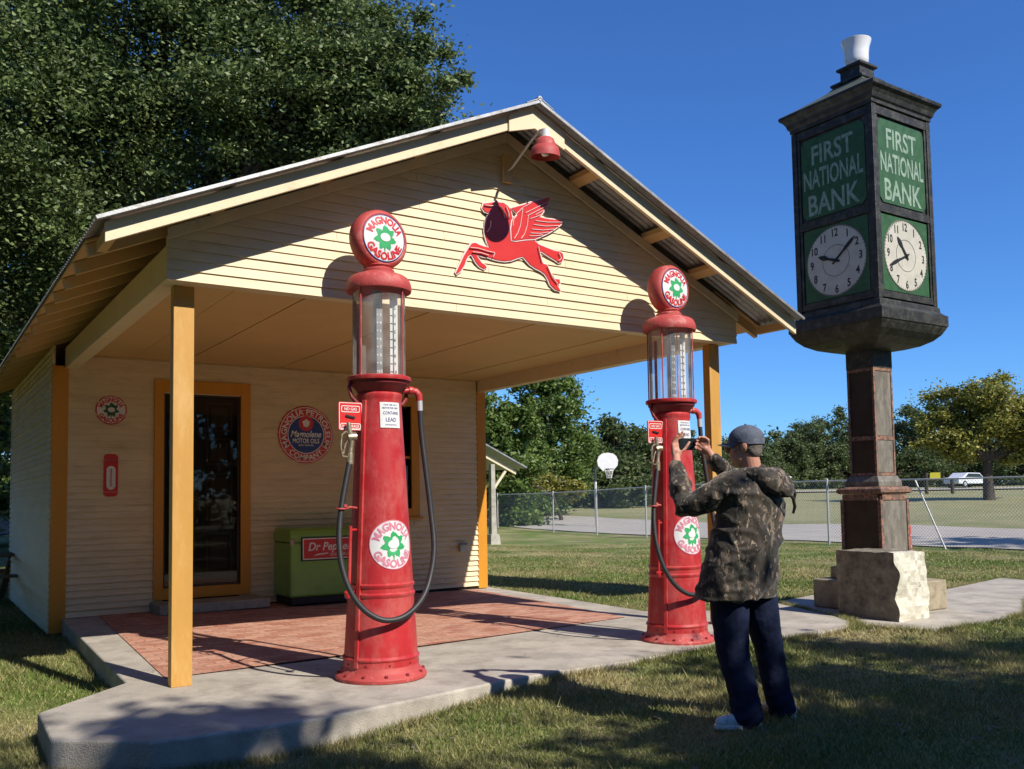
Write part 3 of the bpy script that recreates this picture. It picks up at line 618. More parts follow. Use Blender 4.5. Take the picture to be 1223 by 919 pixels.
# ------------------------------------------------------------------ round emblem shared by globes, decals and wall sign
def emblem(mp, parent, r, text_m, leaf_m, top='MAGNOLIA', bot='GASOLINE', rim=None, back='white', backname='dial'):
    """mp(off)(u,v) -> point"""
    b = MB(); vs, fs = disc(r, 56, 8); b.add([mp(.002)(*v) for v in vs], fs); b.build(backname, back, parent, smooth=60)
    if rim:
        b = MB(); vs, fs = disc(r, 56, 1, r*.965); b.add([mp(.0035)(*v) for v in vs], fs); b.build('rim_line', rim, parent)
    b = MB()
    vs, fs = text_tris(top, r*.30, r*2.0, .045); put(b, [(x, y) for x, y in arc(vs, r*.76, 90)], fs, mp(.0045)); b.build('lettering', text_m, parent, fix=False); b = MB()
    vs, fs = text_tris(bot, r*.30, r*1.85, .045); put(b, arc(vs, r*.76, 270, True), fs, mp(.0045))
    b.build('lettering', text_m, parent, fix=False)
    b = MB(); vs, fs = flower(r*.55, 7, True, .56); put(b, vs, fs, mp(.0045)); b.build('leaf_emblem', leaf_m, parent, fix=False)
    b = MB(); vs, fs = disc(r*.21, 20, 1); put(b, [(x*1.15, y*.85+r*.02) for x, y in vs], fs, mp(.006)); b.build('flower_emblem', back, parent, fix=False)

wy = YB-.017
def wall_frame(x, z): return ((x, wy, z), (1,0,0), (0,0,1), (0,-1,0))
# small round sign
s1 = thing('round_sign', 'small round white sign with red lettering and dark leaf left of the door', 'sign', (.517, wy, 2.488))
b = MB(); b.lathe([(.178,0),(.180,.006),(.174,.010),(.0,.010)], (0,0,0), (0,-1,0), 48); b.build('plate', 'redsign', s1, smooth=30)
emblem(lambda off: (lambda a, c: V3(a, -.011-off, c)), s1, .17, 'redletter', 'leafdark', rim='redletter')
# big round sign
s2 = thing('round_sign', 'large round oil company sign with red ring and navy centre right of the door', 'sign', (3.005, wy, 2.245))
b = MB(); b.lathe([(.392,0),(.395,.008),(.385,.014),(.0,.014)], (0,0,0), (0,-1,0), 64); b.build('plate', 'redsign', s2, smooth=30)
mp = lambda off: (lambda a, c: V3(a, -.0145-off, c))
b = MB(); vs, fs = disc(.378, 64, 1, .368); put(b, vs, fs, mp(.002)); vs, fs = disc(.262, 64, 1, .252); put(b, vs, fs, mp(.002)); b.build('white_rings', 'whitemark', s2, fix=False)
b = MB(); vs, fs = disc(.252, 64, 3); put(b, vs, fs, mp(.0015)); b.build('navy_centre', 'navy', s2)
b = MB()
vs, fs = text_tris('MAGNOLIA PETROLEUM', .075, 1.36, .02); put(b, arc(vs, .315, 90), fs, mp(.004))
vs, fs = text_tris('COMPANY', .075, .50, .02); put(b, arc(vs, .315, 270, True), fs, mp(.004))
vs, fs = text_tris('Magnolene', .085, .44, .02, .3); put(b, [(x, y+.01) for x, y in vs], fs, mp(.004))
vs, fs = text_tris('MOTOR OILS', .062, .38, .02); put(b, [(x, y-.085) for x, y in vs], fs, mp(.004))
vs, fs = text_tris('AND GREASES', .026, .22, .01); put(b, [(x, y-.145) for x, y in vs], fs, mp(.004))
b.build('lettering', 'whitemark', s2, fix=False)
b = MB(); vs, fs = disc(.105, 36, 2); put(b, [(x, y+.155) for x, y in vs], fs, mp(.003)); b.build('red_disc', 'redsign', s2)
b = MB(); vs, fs = flower(.058, 5, True, .7); put(b, [(x, y+.158) for x, y in vs], fs, mp(.0045)); b.build('flower_emblem', 'whitemark', s2, fix=False)
# thermometer
th = thing('wall_thermometer', 'tall narrow red thermometer with pale oval tube window on the wall', 'thermometer', (.521, wy, 1.687))
def rrect(w, h, r, n=6):
    out = []
    for cx, cy, a0 in ((w/2-r,-h/2+r,-90),(w/2-r,h/2-r,0),(-w/2+r,h/2-r,90),(-w/2+r,-h/2+r,180)):
        for i in range(n+1): out.append((cx+r*math.cos(R(a0+90*i/n)), cy+r*math.sin(R(a0+90*i/n))))
    return out
b = MB(); b.prism(rrect(.165,.52,.05), HF, 0, .015); b.build('plate', 'redsign', th, bevel=.004)
b = MB(); b.prism([(x, y-.03) for x, y in rrect(.10,.29,.049)], HF, .0152, .019); b.build('scale', 'whitemark', th)
b = MB(); b.tube([(0,-.024,-.14),(0,-.024,.08)], .006, 8); b.build('tube', 'redletter', th)
b = MB(); vs, fs = text_tris('THE TIRE SAVER', .016, .12); put(b, [(x, y+.185) for x, y in vs], fs, lambda a, c: V3(a,-.0185,c))
for i in range(11): b.add([V3(-.035,-.0198,-.15+i*.022), V3(-.015,-.0198,-.15+i*.022), V3(-.015,-.0198,-.147+i*.022), V3(-.035,-.0198,-.147+i*.022)], [(0,1,2,3)]); b.add([V3(.015,-.0198,-.15+i*.022), V3(.035,-.0198,-.15+i*.022), V3(.035,-.0198,-.147+i*.022), V3(.015,-.0198,-.147+i*.022)], [(0,1,2,3)])
b.build('scale_marks', 'navy', th, fix=False)

# ------------------------------------------------------------------ petrol pumps
def body_r(z): return .276+(.166-.276)*(z-.2)/(2.15-.2)
def make_pump():
    p = thing('gas_pump', '', 'gas pump')
    b = MB(); b.lathe([(.30,0),(.345,.0),(.348,.022),(.34,.034),(.31,.05),(.292,.075),(.286,.10)], seg=56, cap=False); fl = b.build('base_flange', 'redflat', p, smooth=35)
    b = MB()
    for k in range(12):
        a = 2*math.pi*k/12+.2; b.lathe([(.0,.0),(.014,0),(.014,.012),(.008,.018),(.0,.018)], (.322*math.cos(a), .322*math.sin(a), .04), (0,0,1), 8)
    for k in range(10):
        a = 2*math.pi*k/10+.1; b.lathe([(.0,.0),(.010,0),(.008,.006),(.0,.007)], (.283*math.cos(a), .283*math.sin(a), .12), (math.cos(a), math.sin(a), 0), 8)
    b.build('bolt', 'reddark', fl, smooth=40)
    pr = [(.286,.09),(.284,.145),(.292,.152),(.294,.162),(.286,.172),(.279,.18)]
    for z in (.63,.70): pr += [(body_r(z-.022),z-.022),(body_r(z)+.010,z-.010),(body_r(z)+.011,z+.006),(body_r(z+.02),z+.018)]
    for z in np.linspace(.75, 2.10, 18): pr.append((body_r(z)+.0008*math.sin(z*9), z))
    pr += [(.172,2.12),(.176,2.135),(.176,2.15),(.165,2.165),(.12,2.165)]
    b = MB(); b.lathe(pr, seg=64, cap=False); body = b.build('body', 'red', p, smooth=35)
    # seam channel with conduit on the left shoulder
    a = R(205); dx, dy = math.cos(a), math.sin(a); b = MB()
    b.bar((dx*(body_r(.1)+.004), dy*(body_r(.1)+.004), .10), (dx*(body_r(2.1)+.006), dy*(body_r(2.1)+.006), 2.1), .035, .02, up=(dx,dy,0)); b.build('seam_strip', 'red', p, bevel=.004)
    # access panel outline
    b = MB(); vs = []
    # vertical lever bar with brackets at the left
    b.tube([(-.30,-.09,.66),(-.285,-.09,1.15)], .013, 10); b.tube([(-.30,-.09,.66),(-.20,-.05,.66)], .010, 8); b.tube([(-.285,-.09,1.12),(-.19,-.05,1.12)], .010, 8)
    b.lathe([(.0,-.02),(.022,-.018),(.026,.0),(.02,.03),(.0,.035)], (-.315,-.10,.64), (-.3,-.3,1), 12); b.build('crank_lever', 'red', p, smooth=40)
    # under-tray neck and side yokes
    b = MB(); b.lathe([(.12,2.14),(.165,2.166),(.19,2.20),(.222,2.232),(.225,2.262)], seg=40, cap=False); b.build('neck', 'reddark', p, smooth=35)
    b = MB()
    for s in (-1, 1): b.tube([(s*.225,.03,2.25),(s*.245,.02,2.20),(s*.23,.0,2.13),(s*.185,-.01,2.08)], .016, 8)
    b.build('yoke', 'reddark', p, smooth=40)
    b = MB(); b.lathe([(.0,2.262),(.225,2.262),(.243,2.258),(.247,2.27),(.245,2.288),(.232,2.294),(.0,2.290)], seg=56, cap=False); b.build('tray', 'red', p, smooth=35)
    b = MB(); b.lathe([(.205,2.292),(.205,2.985)], seg=56, cap=False); b.build('glass_cylinder', 'glass', p, smooth=60, fix=False)
    b = MB(); 
    for k in range(4):
        q = R(28+90*k); b.tube([(.226*math.cos(q), .226*math.sin(q), 2.29),(.226*math.cos(q), .226*math.sin(q), 2.975)], .006, 8)
        bb = b
    b.build('guard_rod', 'redflat', p, smooth=40)
    b = MB(); b.tube([(-.045,-.03,2.29),(-.045,-.03,2.975)], .018, 12); b.build('overflow_pipe', 'galv', p, smooth=50)
    b = MB(); b.tube([(-.16,.03,2.29),(-.16,.03,2.86)], .014, 10); b.build('filler_pipe', 'redflat', p, smooth=50)
    # gallon scales
    for x, y, w_, m1, m2 in ((-.035,-.085,.05,'metaldark','whitemark'),(.085,-.09,.066,'white','black')):
        b = MB(); b.box(x-w_/2, y, 2.295, x+w_/2, y+.006, 2.95); ss = b.build('gallon_scale', m1, p)
        b = MB()
        for i in range(10):
            z = 2.33+i*.063; vs, fs = text_tris(str(10-i) if i else '10', .024, None, .01); put(b, [(u*1.0+x+.008, v+z) for u, v in vs], fs, lambda a_, c_: V3(a_, y-.002, c_))
            b.add([V3(x-w_/2+.002,y-.002,z-.004), V3(x-.012,y-.002,z-.004), V3(x-.012,y-.002,z+.004), V3(x-w_/2+.002,y-.002,z+.004)], [(0,1,2,3)])
        b.build('scale_numbers', m2, ss, fix=False)
    b = MB(); b.lathe([(.0,2.972),(.235,2.972),(.252,2.962),(.257,2.975),(.256,3.005),(.250,3.030),(.235,3.062),(.205,3.084),(.15,3.104),(.128,3.114),(.11,3.118)], seg=56, cap=False); b.build('dome_cap', 'redflat', p, smooth=35)
    b = MB(); b.lathe([(.09,3.11),(.122,3.116),(.124,3.132),(.112,3.140),(.105,3.146),(.108,3.154),(.118,3.162),(.09,3.18)], seg=40, cap=False); b.build('globe_collar', 'redflat', p, smooth=30)
    # globe: drum with a face on each side
    gz_ = 3.375; N = V3(.10,-1,0).normalized(); U = V3(1,.10,0).normalized()
    b = MB(); b.lathe([(.0,-.088),(.10,-.086),(.19,-.080),(.196,-.084),(.212,-.078),(.232,-.050),(.238,0),(.232,.050),(.212,.078),(.196,.084),(.19,.080),(.0,.080)], (0,0,gz_), N, 56, cap=False); gl = b.build('globe', 'redflat', p, smooth=35)
    for s in (1, -1):
        UU = U*s; NN = N*s
        def mpf(off, UU=UU, NN=NN): return lambda a, c: V3(0,0,gz_)+UU*a+V3(0,0,1)*c+NN*(.084+off+.020*max(0, 1-(a*a+c*c)/.0361))
        emblem(mpf, gl, .186, 'redletter', 'leaflogo', rim='navy', backname='face')
    # decal and notice wrapped on the body
    def onbody(cx, cz):
        return lambda off: (lambda a, c: (lambda r_, an: V3(r_*math.sin(an), -r_*math.cos(an), cz+c))(body_r(cz+c)+off+.001, (cx+a)/body_r(cz+c)))
    emblem(onbody(.0, 1.005), p, .185, 'pinkletter', 'leaflogo', backname='decal', rim='pinkletter')
    mp = onbody(.012, 1.985); b = MB(); vs = [(-.085+.17*i/10, -.098+.196*j/4) for j in range(5) for i in range(11)]
    put(b, vs, [(j*11+i, j*11+i+1, (j+1)*11+i+1, (j+1)*11+i) for j in range(4) for i in range(10)], mp(.004)); nt_ = b.build('notice_plate', 'white', p, smooth=60)
    b = MB()
    for s_, h, wd, z in (('FOR USE AS A',.012,.11,.078),('MOTOR FUEL ONLY',.014,.13,.054),('CONTAINS',.024,.125,.016),('LEAD',.030,.085,-.035),('(TETRAETHYL)',.010,.10,-.075)):
        vs, fs = text_tris(s_, h, wd, .005); put(b, [(x, y+z) for x, y in vs], fs, mp(.0058))
    b.build('notice_lettering', 'navy', nt_, fix=False)
    # side plate
    F_ = ((-.268,-.055,1.975),(1,0,0),(0,0,1),(0,-1,0))
    b = MB(); b.prism(rrect(.195,.215,.015), F_, -.006, .006); b.box(-.19,-.052,1.95,-.15,-.04,2.0); sp = b.build('side_plate', 'redsign', p, bevel=.002)
    fr = plane(F_); b = MB()
    def ring(w_, h_, cy, t):
        o1 = rrect(w_, h_, .012, 3); i1 = rrect(w_-t*2, h_-t*2, .009, 3); n = len(o1); b.add([fr(.0075)(x, y+cy) for x, y in o1]+[fr(.0075)(x, y+cy) for x, y in i1], [(i,(i+1)%n,n+(i+1)%n,n+i) for i in range(n)])
    ring(.185,.205,0,.004); ring(.15,.05,.055,.005); ring(.165,.044,-.075,.005)
    for s_, h, wd, z in (('NO GAS',.022,.10,.055),('IN STORAGE',.020,.135,-.075)):
        vs, fs = text_tris(s_, h, wd, .01); put(b, [(x, y+z) for x, y in vs], fs, fr(.0085))
    b.build('plate_lettering', 'whitemark', sp, fix=False)
    b = MB(); b.bar((-.31,-.07,1.98),(-.235,-.07,1.965), .006, .014); b.build('pointer', 'black', sp)
    # outlet elbow, hose, nozzle, hose hook
    b = MB(); b.tube([(.16,-.02,2.19),(.24,-.03,2.20),(.295,-.04,2.195),(.322,-.045,2.165),(.325,-.048,2.12)], [.022,.024,.03,.03,.026], 12); b.lathe([(.03,-.02),(.034,0),(.03,.02)], (.255,-.033,2.20), (1,-.1,0), 12); b.build('outlet_elbow', 'red', p, smooth=40)
    b = MB(); b.tube([(.325,-.048,2.13),(.327,-.05,2.04)], .024, 12); b.build('hose_ferrule', 'galv', p, smooth=40)
    hp = [(.327,-.05,2.06),(.335,-.06,1.85),(.352,-.09,1.58),(.372,-.13,1.25),(.365,-.19,.95),(.285,-.245,.70),(.17,-.30,.56),(.02,-.335,.475),(-.13,-.325,.465),(-.26,-.29,.54),(-.355,-.25,.68),(-.405,-.20,.88),(-.405,-.16,1.08),(-.375,-.13,1.28),(-.325,-.11,1.50),(-.292,-.10,1.64)]
    sm = []                                       # Catmull-Rom
    for i in range(len(hp)-1):
        p0, p1, p2, p3 = [Vector(hp[max(0, min(len(hp)-1, i+k))]) for k in (-1,0,1,2)]
        for t in np.linspace(0, 1, 6)[:-1]: t = float(t); sm.append(.5*((2*p1)+(p2-p0)*t+(2*p0-5*p1+4*p2-p3)*t*t+(3*p1-p0-3*p2+p3)*t**3))
    sm.append(Vector(hp[-1])); b = MB(); b.tube(sm, .0215, 14); b.build('hose', 'rubber', p, smooth=60)
    b = MB(); q0 = Vector(hp[-1])
    b.tube([q0+V3(0,0,-.03), q0+V3(.004,0,.05)], .026, 12); b.tube([q0+V3(.004,0,.05), q0+V3(.012,0,.10), q0+V3(.016,0,.16)], [.020,.017,.024], 12)
    b.lathe([(.0,-.035),(.030,-.032),(.034,0),(.030,.032),(.0,.035)], q0+V3(.020,-.0,.175), (1,-.2,.1), 14)
    b.tube([q0+V3(.012,0,.18), q0+V3(-.005,0,.23), q0+V3(-.008,.0,.285)], [.022,.019,.016], 12)
    nz = b.build('nozzle', 'brass', p, smooth=45)
    b = MB(); b.tube([q0+V3(.01,0,.02), q0+V3(-.06,-.005,.03), q0+V3(-.075,-.005,.10), q0+V3(-.065,-.005,.19), q0+V3(-.03,0,.215), q0+V3(-.0,0,.20)], .008, 8); b.tube([q0+V3(.0,0,.175), q0+V3(-.035,0,.12), q0+V3(-.05,0,.05)], .007, 8); b.build('trigger_guard', 'brass', nz, smooth=45)
    b = MB(); c_ = V3(-.378,-.13,1.28); b.tube([c_+V3(.034*math.cos(t), .034*math.sin(t), 0) for t in np.linspace(0, 2*math.pi, 17)], .007, 8, caps=False); b.tube([c_+V3(.034,0,0), c_+V3(.09,.04,.01), c_+V3(.17,.08,0)], .010, 8); b.lathe([(.0,-.01),(.02,-.008),(.02,.01),(.0,.014)], c_+V3(.03,0,.02), (0,0,1), 10); b.build('hose_hook', 'redflat', p, smooth=45)
    return p
pump = make_pump(); pump['label'] = 'red visible gas pump nearest the doorway with its whole hose loop in view'; pump['group'] = 'visible gas pumps on the forecourt'
pump.location = (1.51, -.37, 0)
pump2 = copy_tree(pump); pump2.location = (4.60, -.36, -.038); pump2['label'] = 'red visible gas pump in front of the photographing man, farther from the doorway'

# ------------------------------------------------------------------ drink cooler
ck = thing('drink_cooler', 'green chest drink cooler with red name plate standing against the porch wall', 'cooler', (2.55, 4.52, .0))
b = MB(); b.box(.03,.04,.005,1.22,.62,.10); b.build('plinth', 'black', ck, bevel=.005)
b = MB(); b.box(0,0,.10,1.25,.65,.80); b.build('cabinet', 'green', ck, bevel=.03)
b = MB(); b.prism([(0,.803),(.65,.803),(.65,.92),(.60,.985),(.10,.985),(.03,.96),(0,.90)], ((0,0,0),(0,1,0),(0,0,1),(1,0,0)), -.004, 1.254); b.build('lid', 'green', ck, bevel=.02)
b = MB(); vs, fs = disc(.045, 14, 1); put(b, [(x*(.8+.2*math.sin(3*i))+.03, y*1.1+.80) for i, (x, y) in enumerate(vs)], fs, lambda a, c: V3(max(a,-.006), -.0065, c+.01)); b.build('rust_chip', 'rust', ck, fix=False)
CF = ((.52,-.004,.735),(1,0,0),(0,0,1),(0,-1,0))
b = MB(); b.box(.14,-.014,.56,.94,-.001,.87); npl = b.build('name_plate', 'black', ck, bevel=.002)
b = MB(); b.box(.158,-.017,.578,.922,-.0142,.852); b.build('plate_border', 'whitemark', npl)
b = MB(); b.box(.172,-.019,.592,.908,-.0172,.838); b.build('plate_face', 'redsign', npl)
b = MB(); vs, fs = text_tris('Dr Pepper', .105, .60, .018, .25); put(b, [(x+.53, y+.745) for x, y in vs], fs, lambda a, c: V3(a, -.021, c)); vs, fs = text_tris('GOOD FOR LIFE!', .032, .30, .006, .25); put(b, [(x+.68, y+.635) for x, y in vs], fs, lambda a, c: V3(a, -.021, c))
b.prism([(.30,.625),(.50,.645),(.50,.66),(.36,.65)], ((0,0,0),(1,0,0),(0,0,1),(0,-1,0)), .0195, .021)
b.build('plate_lettering', 'whitemark', npl, fix=False)

# ------------------------------------------------------------------ bank street clock
cx, cy, cz0 = 8.43, .13, -.08
ckp = thing('street_clock', 'tall dark four-sided bank clock with green lettered panels and opal lamp on top', 'clock', (cx, cy, 0))
b = MB(); b.box(-.53,-.60,cz0,.50,.55,.27); b.build('lower_step', 'stonestep', ckp, bevel=.02)
b = MB(); b.box(-.38,-.40,.272,.38,.40,.42); b.build('upper_step', 'stonestep', ckp, bevel=.015)
b = MB(); b.sqlathe([(.265,.42),(.265,1.30)]); b.build('pedestal_core', 'pedestaldark', ckp)
b = MB()
for a in (-1, 1):
    for c in (-1, 1): b.box(a*.285-(.045 if a > 0 else 0), c*.285-(.045 if c > 0 else 0), .425, a*.285+(0 if a > 0 else .045), c*.285+(0 if c > 0 else .045), 1.24)
for q in ((0,-1),(0,1),(1,0),(-1,0)):
    for z0, z1 in ((.425,.47),(1.235,1.31)):
        if q[0] == 0: b.box(-.24, q[1]*.283-(.03 if q[1] > 0 else 0), z0, .24, q[1]*.283+(0 if q[1] > 0 else .03), z1)
        else: b.box(q[0]*.283-(.03 if q[0] > 0 else 0), -.24, z0, q[0]*.283+(0 if q[0] > 0 else .03), .24, z1)
b.build('pedestal_frame', 'rustedge', ckp, bevel=.003)
b = MB(); b.box(-.235,-.274,.475,.235,-.268,1.23); b.build('pedestal_panel', 'bronzelit', ckp)  # on the sunlit side only, sunlight put into its paler tone
b = MB(); b.sqlathe([(.29,1.312),(.315,1.33),(.315,1.37),(.28,1.40)]); b.build('pedestal_cap', 'rustedge', ckp, bevel=.004)
b = MB(); b.sqlathe([(.235,1.402),(.235,1.46),(.215,1.50),(.20,1.53)]); b.build('column_base', 'bronzelit', ckp, bevel=.004)
b = MB(); b.sqlathe([(.175,1.53),(.168,3.07)]); b.build('column_core', 'pedestaldark', ckp)
b = MB()
for a in (-1, 1):
    for c in (-1, 1):
        for z0, z1 in ((1.532, 2.86),): b.box(min(a*.190, a*.160), min(c*.190, c*.160), z0, max(a*.190, a*.160), max(c*.190, c*.160), z1)
for q in ((0,-1),(-1,0),(1,0),(0,1)):
    for z0, z1 in ((1.532,1.57),(1.97,2.02),(2.82,2.86)):
        if q[0] == 0: b.box(-.160, min(q[1]*.188, q[1]*.165), z0, .160, max(q[1]*.188, q[1]*.165), z1)
        else: b.box(min(q[0]*.188, q[0]*.165), -.160, z0, max(q[0]*.188, q[0]*.165), .160, z1)
b.build('column_frame', 'rustedge', ckp, bevel=.002)
b = MB(); b.box(-.157,-.180,1.575,.157,-.176,1.965); b.box(-.157,-.180,2.025,.157,-.176,2.815); b.build('column_panel', 'bronzelit', ckp)  # sunlit face alone gets these panels, lightened to look sunlit
b = MB(); b.sqlathe([(.192,2.862),(.192,3.07)]); b.build('column_capital', 'clockdark', ckp)
b = MB(); b.sqlathe([(.192,3.071),(.30,3.085),(.43,3.12),(.54,3.18),(.61,3.25),(.65,3.32),(.66,3.345)]); b.build('curved_underside', 'clockdark', ckp)
b = MB(); b.sqlathe([(.66,3.346),(.672,3.35),(.672,3.48),(.645,3.495),(.63,3.51),(.61,3.53),(.605,3.585),(.585,3.60)]); b.build('lower_cornice', 'clockdark', ckp, bevel=.004)
b = MB(); b.sqlathe([(.555,3.60),(.555,5.93)]); b.build('housing', 'clockdark', ckp)
b = MB()
for a in (-1, 1):
    for c in (-1, 1): b.box(min(a*.590, a*.515), min(c*.590, c*.515), 3.602, max(a*.590, a*.515), max(c*.590, c*.515), 5.93)
b.build('corner_post', 'clockdark', ckp, bevel=.006)
def facef(k):
    """k: 0 -> faces -y, 1 -> faces -x, 2 -> +y, 3 -> +x"""
    N = [V3(0,-1,0), V3(-1,0,0), V3(0,1,0), V3(1,0,0)][k]; U = [V3(1,0,0), V3(0,-1,0), V3(-1,0,0), V3(0,1,0)][k]
    return U, N
for k in range(4):
    U, N = facef(k); fr = lambda off, U=U, N=N: (lambda a, c: U*a+N*(.555+off)+V3(0,0,c)); FR = (N*.555, U, (0,0,1), N)
    b = MB()
    for z0, z1 in ((3.62,3.70),(4.64,4.74),(5.82,5.92)): b.prism([(-.51,z0),(.51,z0),(.51,z1),(-.51,z1)], FR, .0, .030)
    for z0, z1 in ((3.70,4.64),(4.74,5.82)):
        for u in (-.51, .475): b.prism([(u,z0+.001),(u+.035,z0+.001),(u+.035,z1-.001),(u,z1-.001)], FR, .0, .022)
    b.build('panel_frame', 'clockdark', ckp, bevel=.003)
    b = MB(); zz = (4.77, 5.79); c_ = .06
    b.prism([(-.46+c_,zz[0]),(.46-c_,zz[0]),(.46,zz[0]+c_),(.46,zz[1]-c_),(.46-c_,zz[1]),(-.46+c_,zz[1]),(-.46,zz[1]-c_),(-.46,zz[0]+c_)], FR, .001, .012); sp = b.build('name_panel', 'clockpanel', ckp)
    b = MB()
    for s_, h, wd, z in (('FIRST',.235,.60,5.57),('NATIONAL',.235,.86,5.27),('BANK',.255,.74,4.94)):
        vs, fs = text_tris(s_, h, wd, .018); put(b, [(x, y+z) for x, y in vs], fs, fr(.015))
    b.build('lettering', 'clockletter', sp, fix=False)
    b = MB(); b.prism([(-.46,3.715),(.46,3.715),(.46,4.625),(-.46,4.625)], FR, .001, .010); dp = b.build('dial_panel', 'clockpanel', ckp)
    zc = 4.17; b = MB(); vs, fs = disc(.435, 56, 2); put(b, [(x, y+zc) for x, y in vs], fs, fr(.014)); dl = b.build('dial', 'clockface', dp)
    b = MB()
    for n in range(1, 13):
        a = R(90-30*n); vs, fs = text_tris(str(n), .095, None, .02); put(b, [(x*.8+.35*math.cos(a), y+zc+.35*math.sin(a)) for x, y in vs], fs, fr(.0165))
    vs, fs = disc(.195, 40, 1, .190); put(b, [(x, y+zc) for x, y in vs], fs, fr(.0162)); vs, fs = disc(.432, 56, 1, .424); put(b, [(x, y+zc) for x, y in vs], fs, fr(.0162))
    for n in range(60):
        a = R(6*n); e = V3(math.cos(a), math.sin(a), 0); s_ = V3(-e.y, e.x, 0)*.002
        put(b, [(e.x*r_+s_.x*q, e.y*r_+s_.y*q+zc) for r_, q in ((.405,-1),(.422,-1),(.422,1),(.405,1))], [(0,1,2,3)], fr(.0163))
    b.build('numerals', 'black', dl, fix=False)
    hr, mn = ((-38, 246), (-70, 50), (-60, 48), (-62, 50))[k]
    for nm, a, ln, wd in (('hour_hand', hr, .27, .030), ('minute_hand', mn, .37, .022)):
        e = V3(math.sin(R(a)), math.cos(R(a)), 0); s_ = V3(-e.y, e.x, 0); b = MB(); of = .020 if nm[0] == 'h' else .024
        pts = [(-.06,.4),(0,.6),(.12,.5),(ln*.62,1.0),(ln*.8,.9),(ln,.05)]
        poly = [(e.x*t+s_.x*wd*q, e.y*t+s_.y*wd*q+zc) for t, q in pts]+[(e.x*t-s_.x*wd*q, e.y*t-s_.y*wd*q+zc) for t, q in reversed(pts)]
        b.prism(poly, FR, of, of+.003); b.build(nm, 'black', dl)
    b = MB(); b.lathe([(.0,0),(.022,.0),(.018,.012),(.0,.014)], N*(.555+.026)+V3(0,0,zc), N, 14); b.build('hub', 'black', dl)
b = MB(); b.sqlathe([(.56,5.931),(.60,5.94),(.60,5.98),(.62,6.0),(.635,6.05),(.66,6.09),(.695,6.12),(.70,6.155),(.69,6.165)]); b.build('upper_cornice', 'clockdark', ckp, bevel=.004)
b = MB(); b.sqlathe([(.69,6.166),(.52,6.265),(.38,6.355),(.27,6.43),(.215,6.485),(.20,6.49)]); b.build('roof', 'clockroof', ckp)
b = MB(); b.sqlathe([(.215,6.491),(.235,6.50),(.235,6.53),(.17,6.55),(.145,6.58),(.145,6.68),(.18,6.70),(.18,6.73),(.12,6.735)]); b.build('lamp_pedestal', 'clockdark', ckp, bevel=.003)
b = MB(); b.lathe([(.105,6.735),(.135,6.76),(.148,6.82),(.150,6.90),(.160,6.98),(.182,7.05),(.188,7.075),(.17,7.085),(.14,7.05),(.12,6.98),(.0,6.97)], seg=36, cap=False); b.build('opal_shade', 'opal', ckp, smooth=50)

# ------------------------------------------------------------------ rough stone block
bm = bmesh.new(); bmesh.ops.create_cube(bm, size=1); bmesh.ops.subdivide_edges(bm, edges=bm.edges, cuts=22, use_grid_fill=True)
from mathutils import noise
for v in bm.verts:
    x, y, z = v.co; w_, d_, h_ = .62, .80, .76
    p = V3(x*w_, y*d_, z*h_); q = -y
    n = noise.fractal(p*5, 1.0, 2.0, 4)
    if q > .1:   # broken end, towards -y
        k = (q-.1)/.4; f_ = noise.fractal(V3(x*2.2,1,z*2.4)+V3(3,1,2), .9, 2.1, 5)
        p.y -= k*(.045*f_+.018*noise.fractal(V3(x*9,1,z*9), .9, 2.1, 3)-.02); p.y += k*.07*max(0, z-.10)**1.1; p.y += k*.08*max(0, x-.05); p.x -= k*.10*max(0, x-.1)*max(0,z+.3); p.z -= k*.05*max(0, x-.2)
    if z > .45: p.z += .008*n
    if x > .45: p.x += .03*n
    p += V3(n*.008, n*.006, n*.006)
    v.co = p
me = bpy.data.meshes.new('stone_block'); bm.to_mesh(me); bm.free()
me.materials.append(MT['stonesmooth']); me.materials.append(MT['stonebroken'])
for f in me.polygons: f.material_index = 1 if (f.center.y < -.255+.07*noise.noise(f.center*7) and f.normal.x > -.75) or f.normal.x > .5 and f.center.y < .0 else 0
o = bpy.data.objects.new('stone_block', me); C.objects.link(o); o.location = (7.79, -.40, .285); me.polygons.foreach_set('use_smooth', [True]*len(me.polygons)); me.set_sharp_from_angle(angle=R(18))
tag(o, 'squared limestone block with a pale broken end leaning before the clock pedestal', 'stone block')

# ------------------------------------------------------------------ the man taking a picture
def ell(b, c, rx, ry, rz, ax=None, n=16):
    """ellipsoid; ax = (X,Y,Z) axes"""
    c = Vector(c); X, Y, Z = [Vector(q).normalized() for q in (ax or ((1,0,0),(0,1,0),(0,0,1)))]; vs = []
    for i in range(n+1):
        t = math.pi*i/n
        for k in range(2*n):
            q = math.pi*k/n; s = max(math.sin(t), 1e-3); vs.append(c+X*rx*s*math.cos(q)+Y*ry*s*math.sin(q)+Z*rz*math.cos(t))
    m = 2*n; fs = [(i*m+k, (i+1)*m+k, (i+1)*m+(k+1)%m, i*m+(k+1)%m) for i in range(n) for k in range(m)]
    fs += [tuple(range(m)), tuple(range(n*m+m-1, n*m-1, -1))]; b.add(vs, fs)
def limb(b, pts, rad, seg=18):
    """tapered tube with rounded ends"""
    pts = [Vector(p) for p in pts]; t0 = (pts[1]-pts[0]).normalized(); t1 = (pts[-1]-pts[-2]).normalized(); P = []; Q = []
    for a in (80, 60, 35, 15): P.append(pts[0]-t0*rad[0]*math.sin(R(a))); Q.append(rad[0]*math.cos(R(a)))
    for i in range(len(pts)):
        P.append(pts[i]); Q.append(rad[i])
    for a in (15, 35, 60, 80): P.append(pts[-1]+t1*rad[-1]*math.sin(R(a))); Q.append(rad[-1]*math.cos(R(a)))
    b.tube(P, Q, seg)
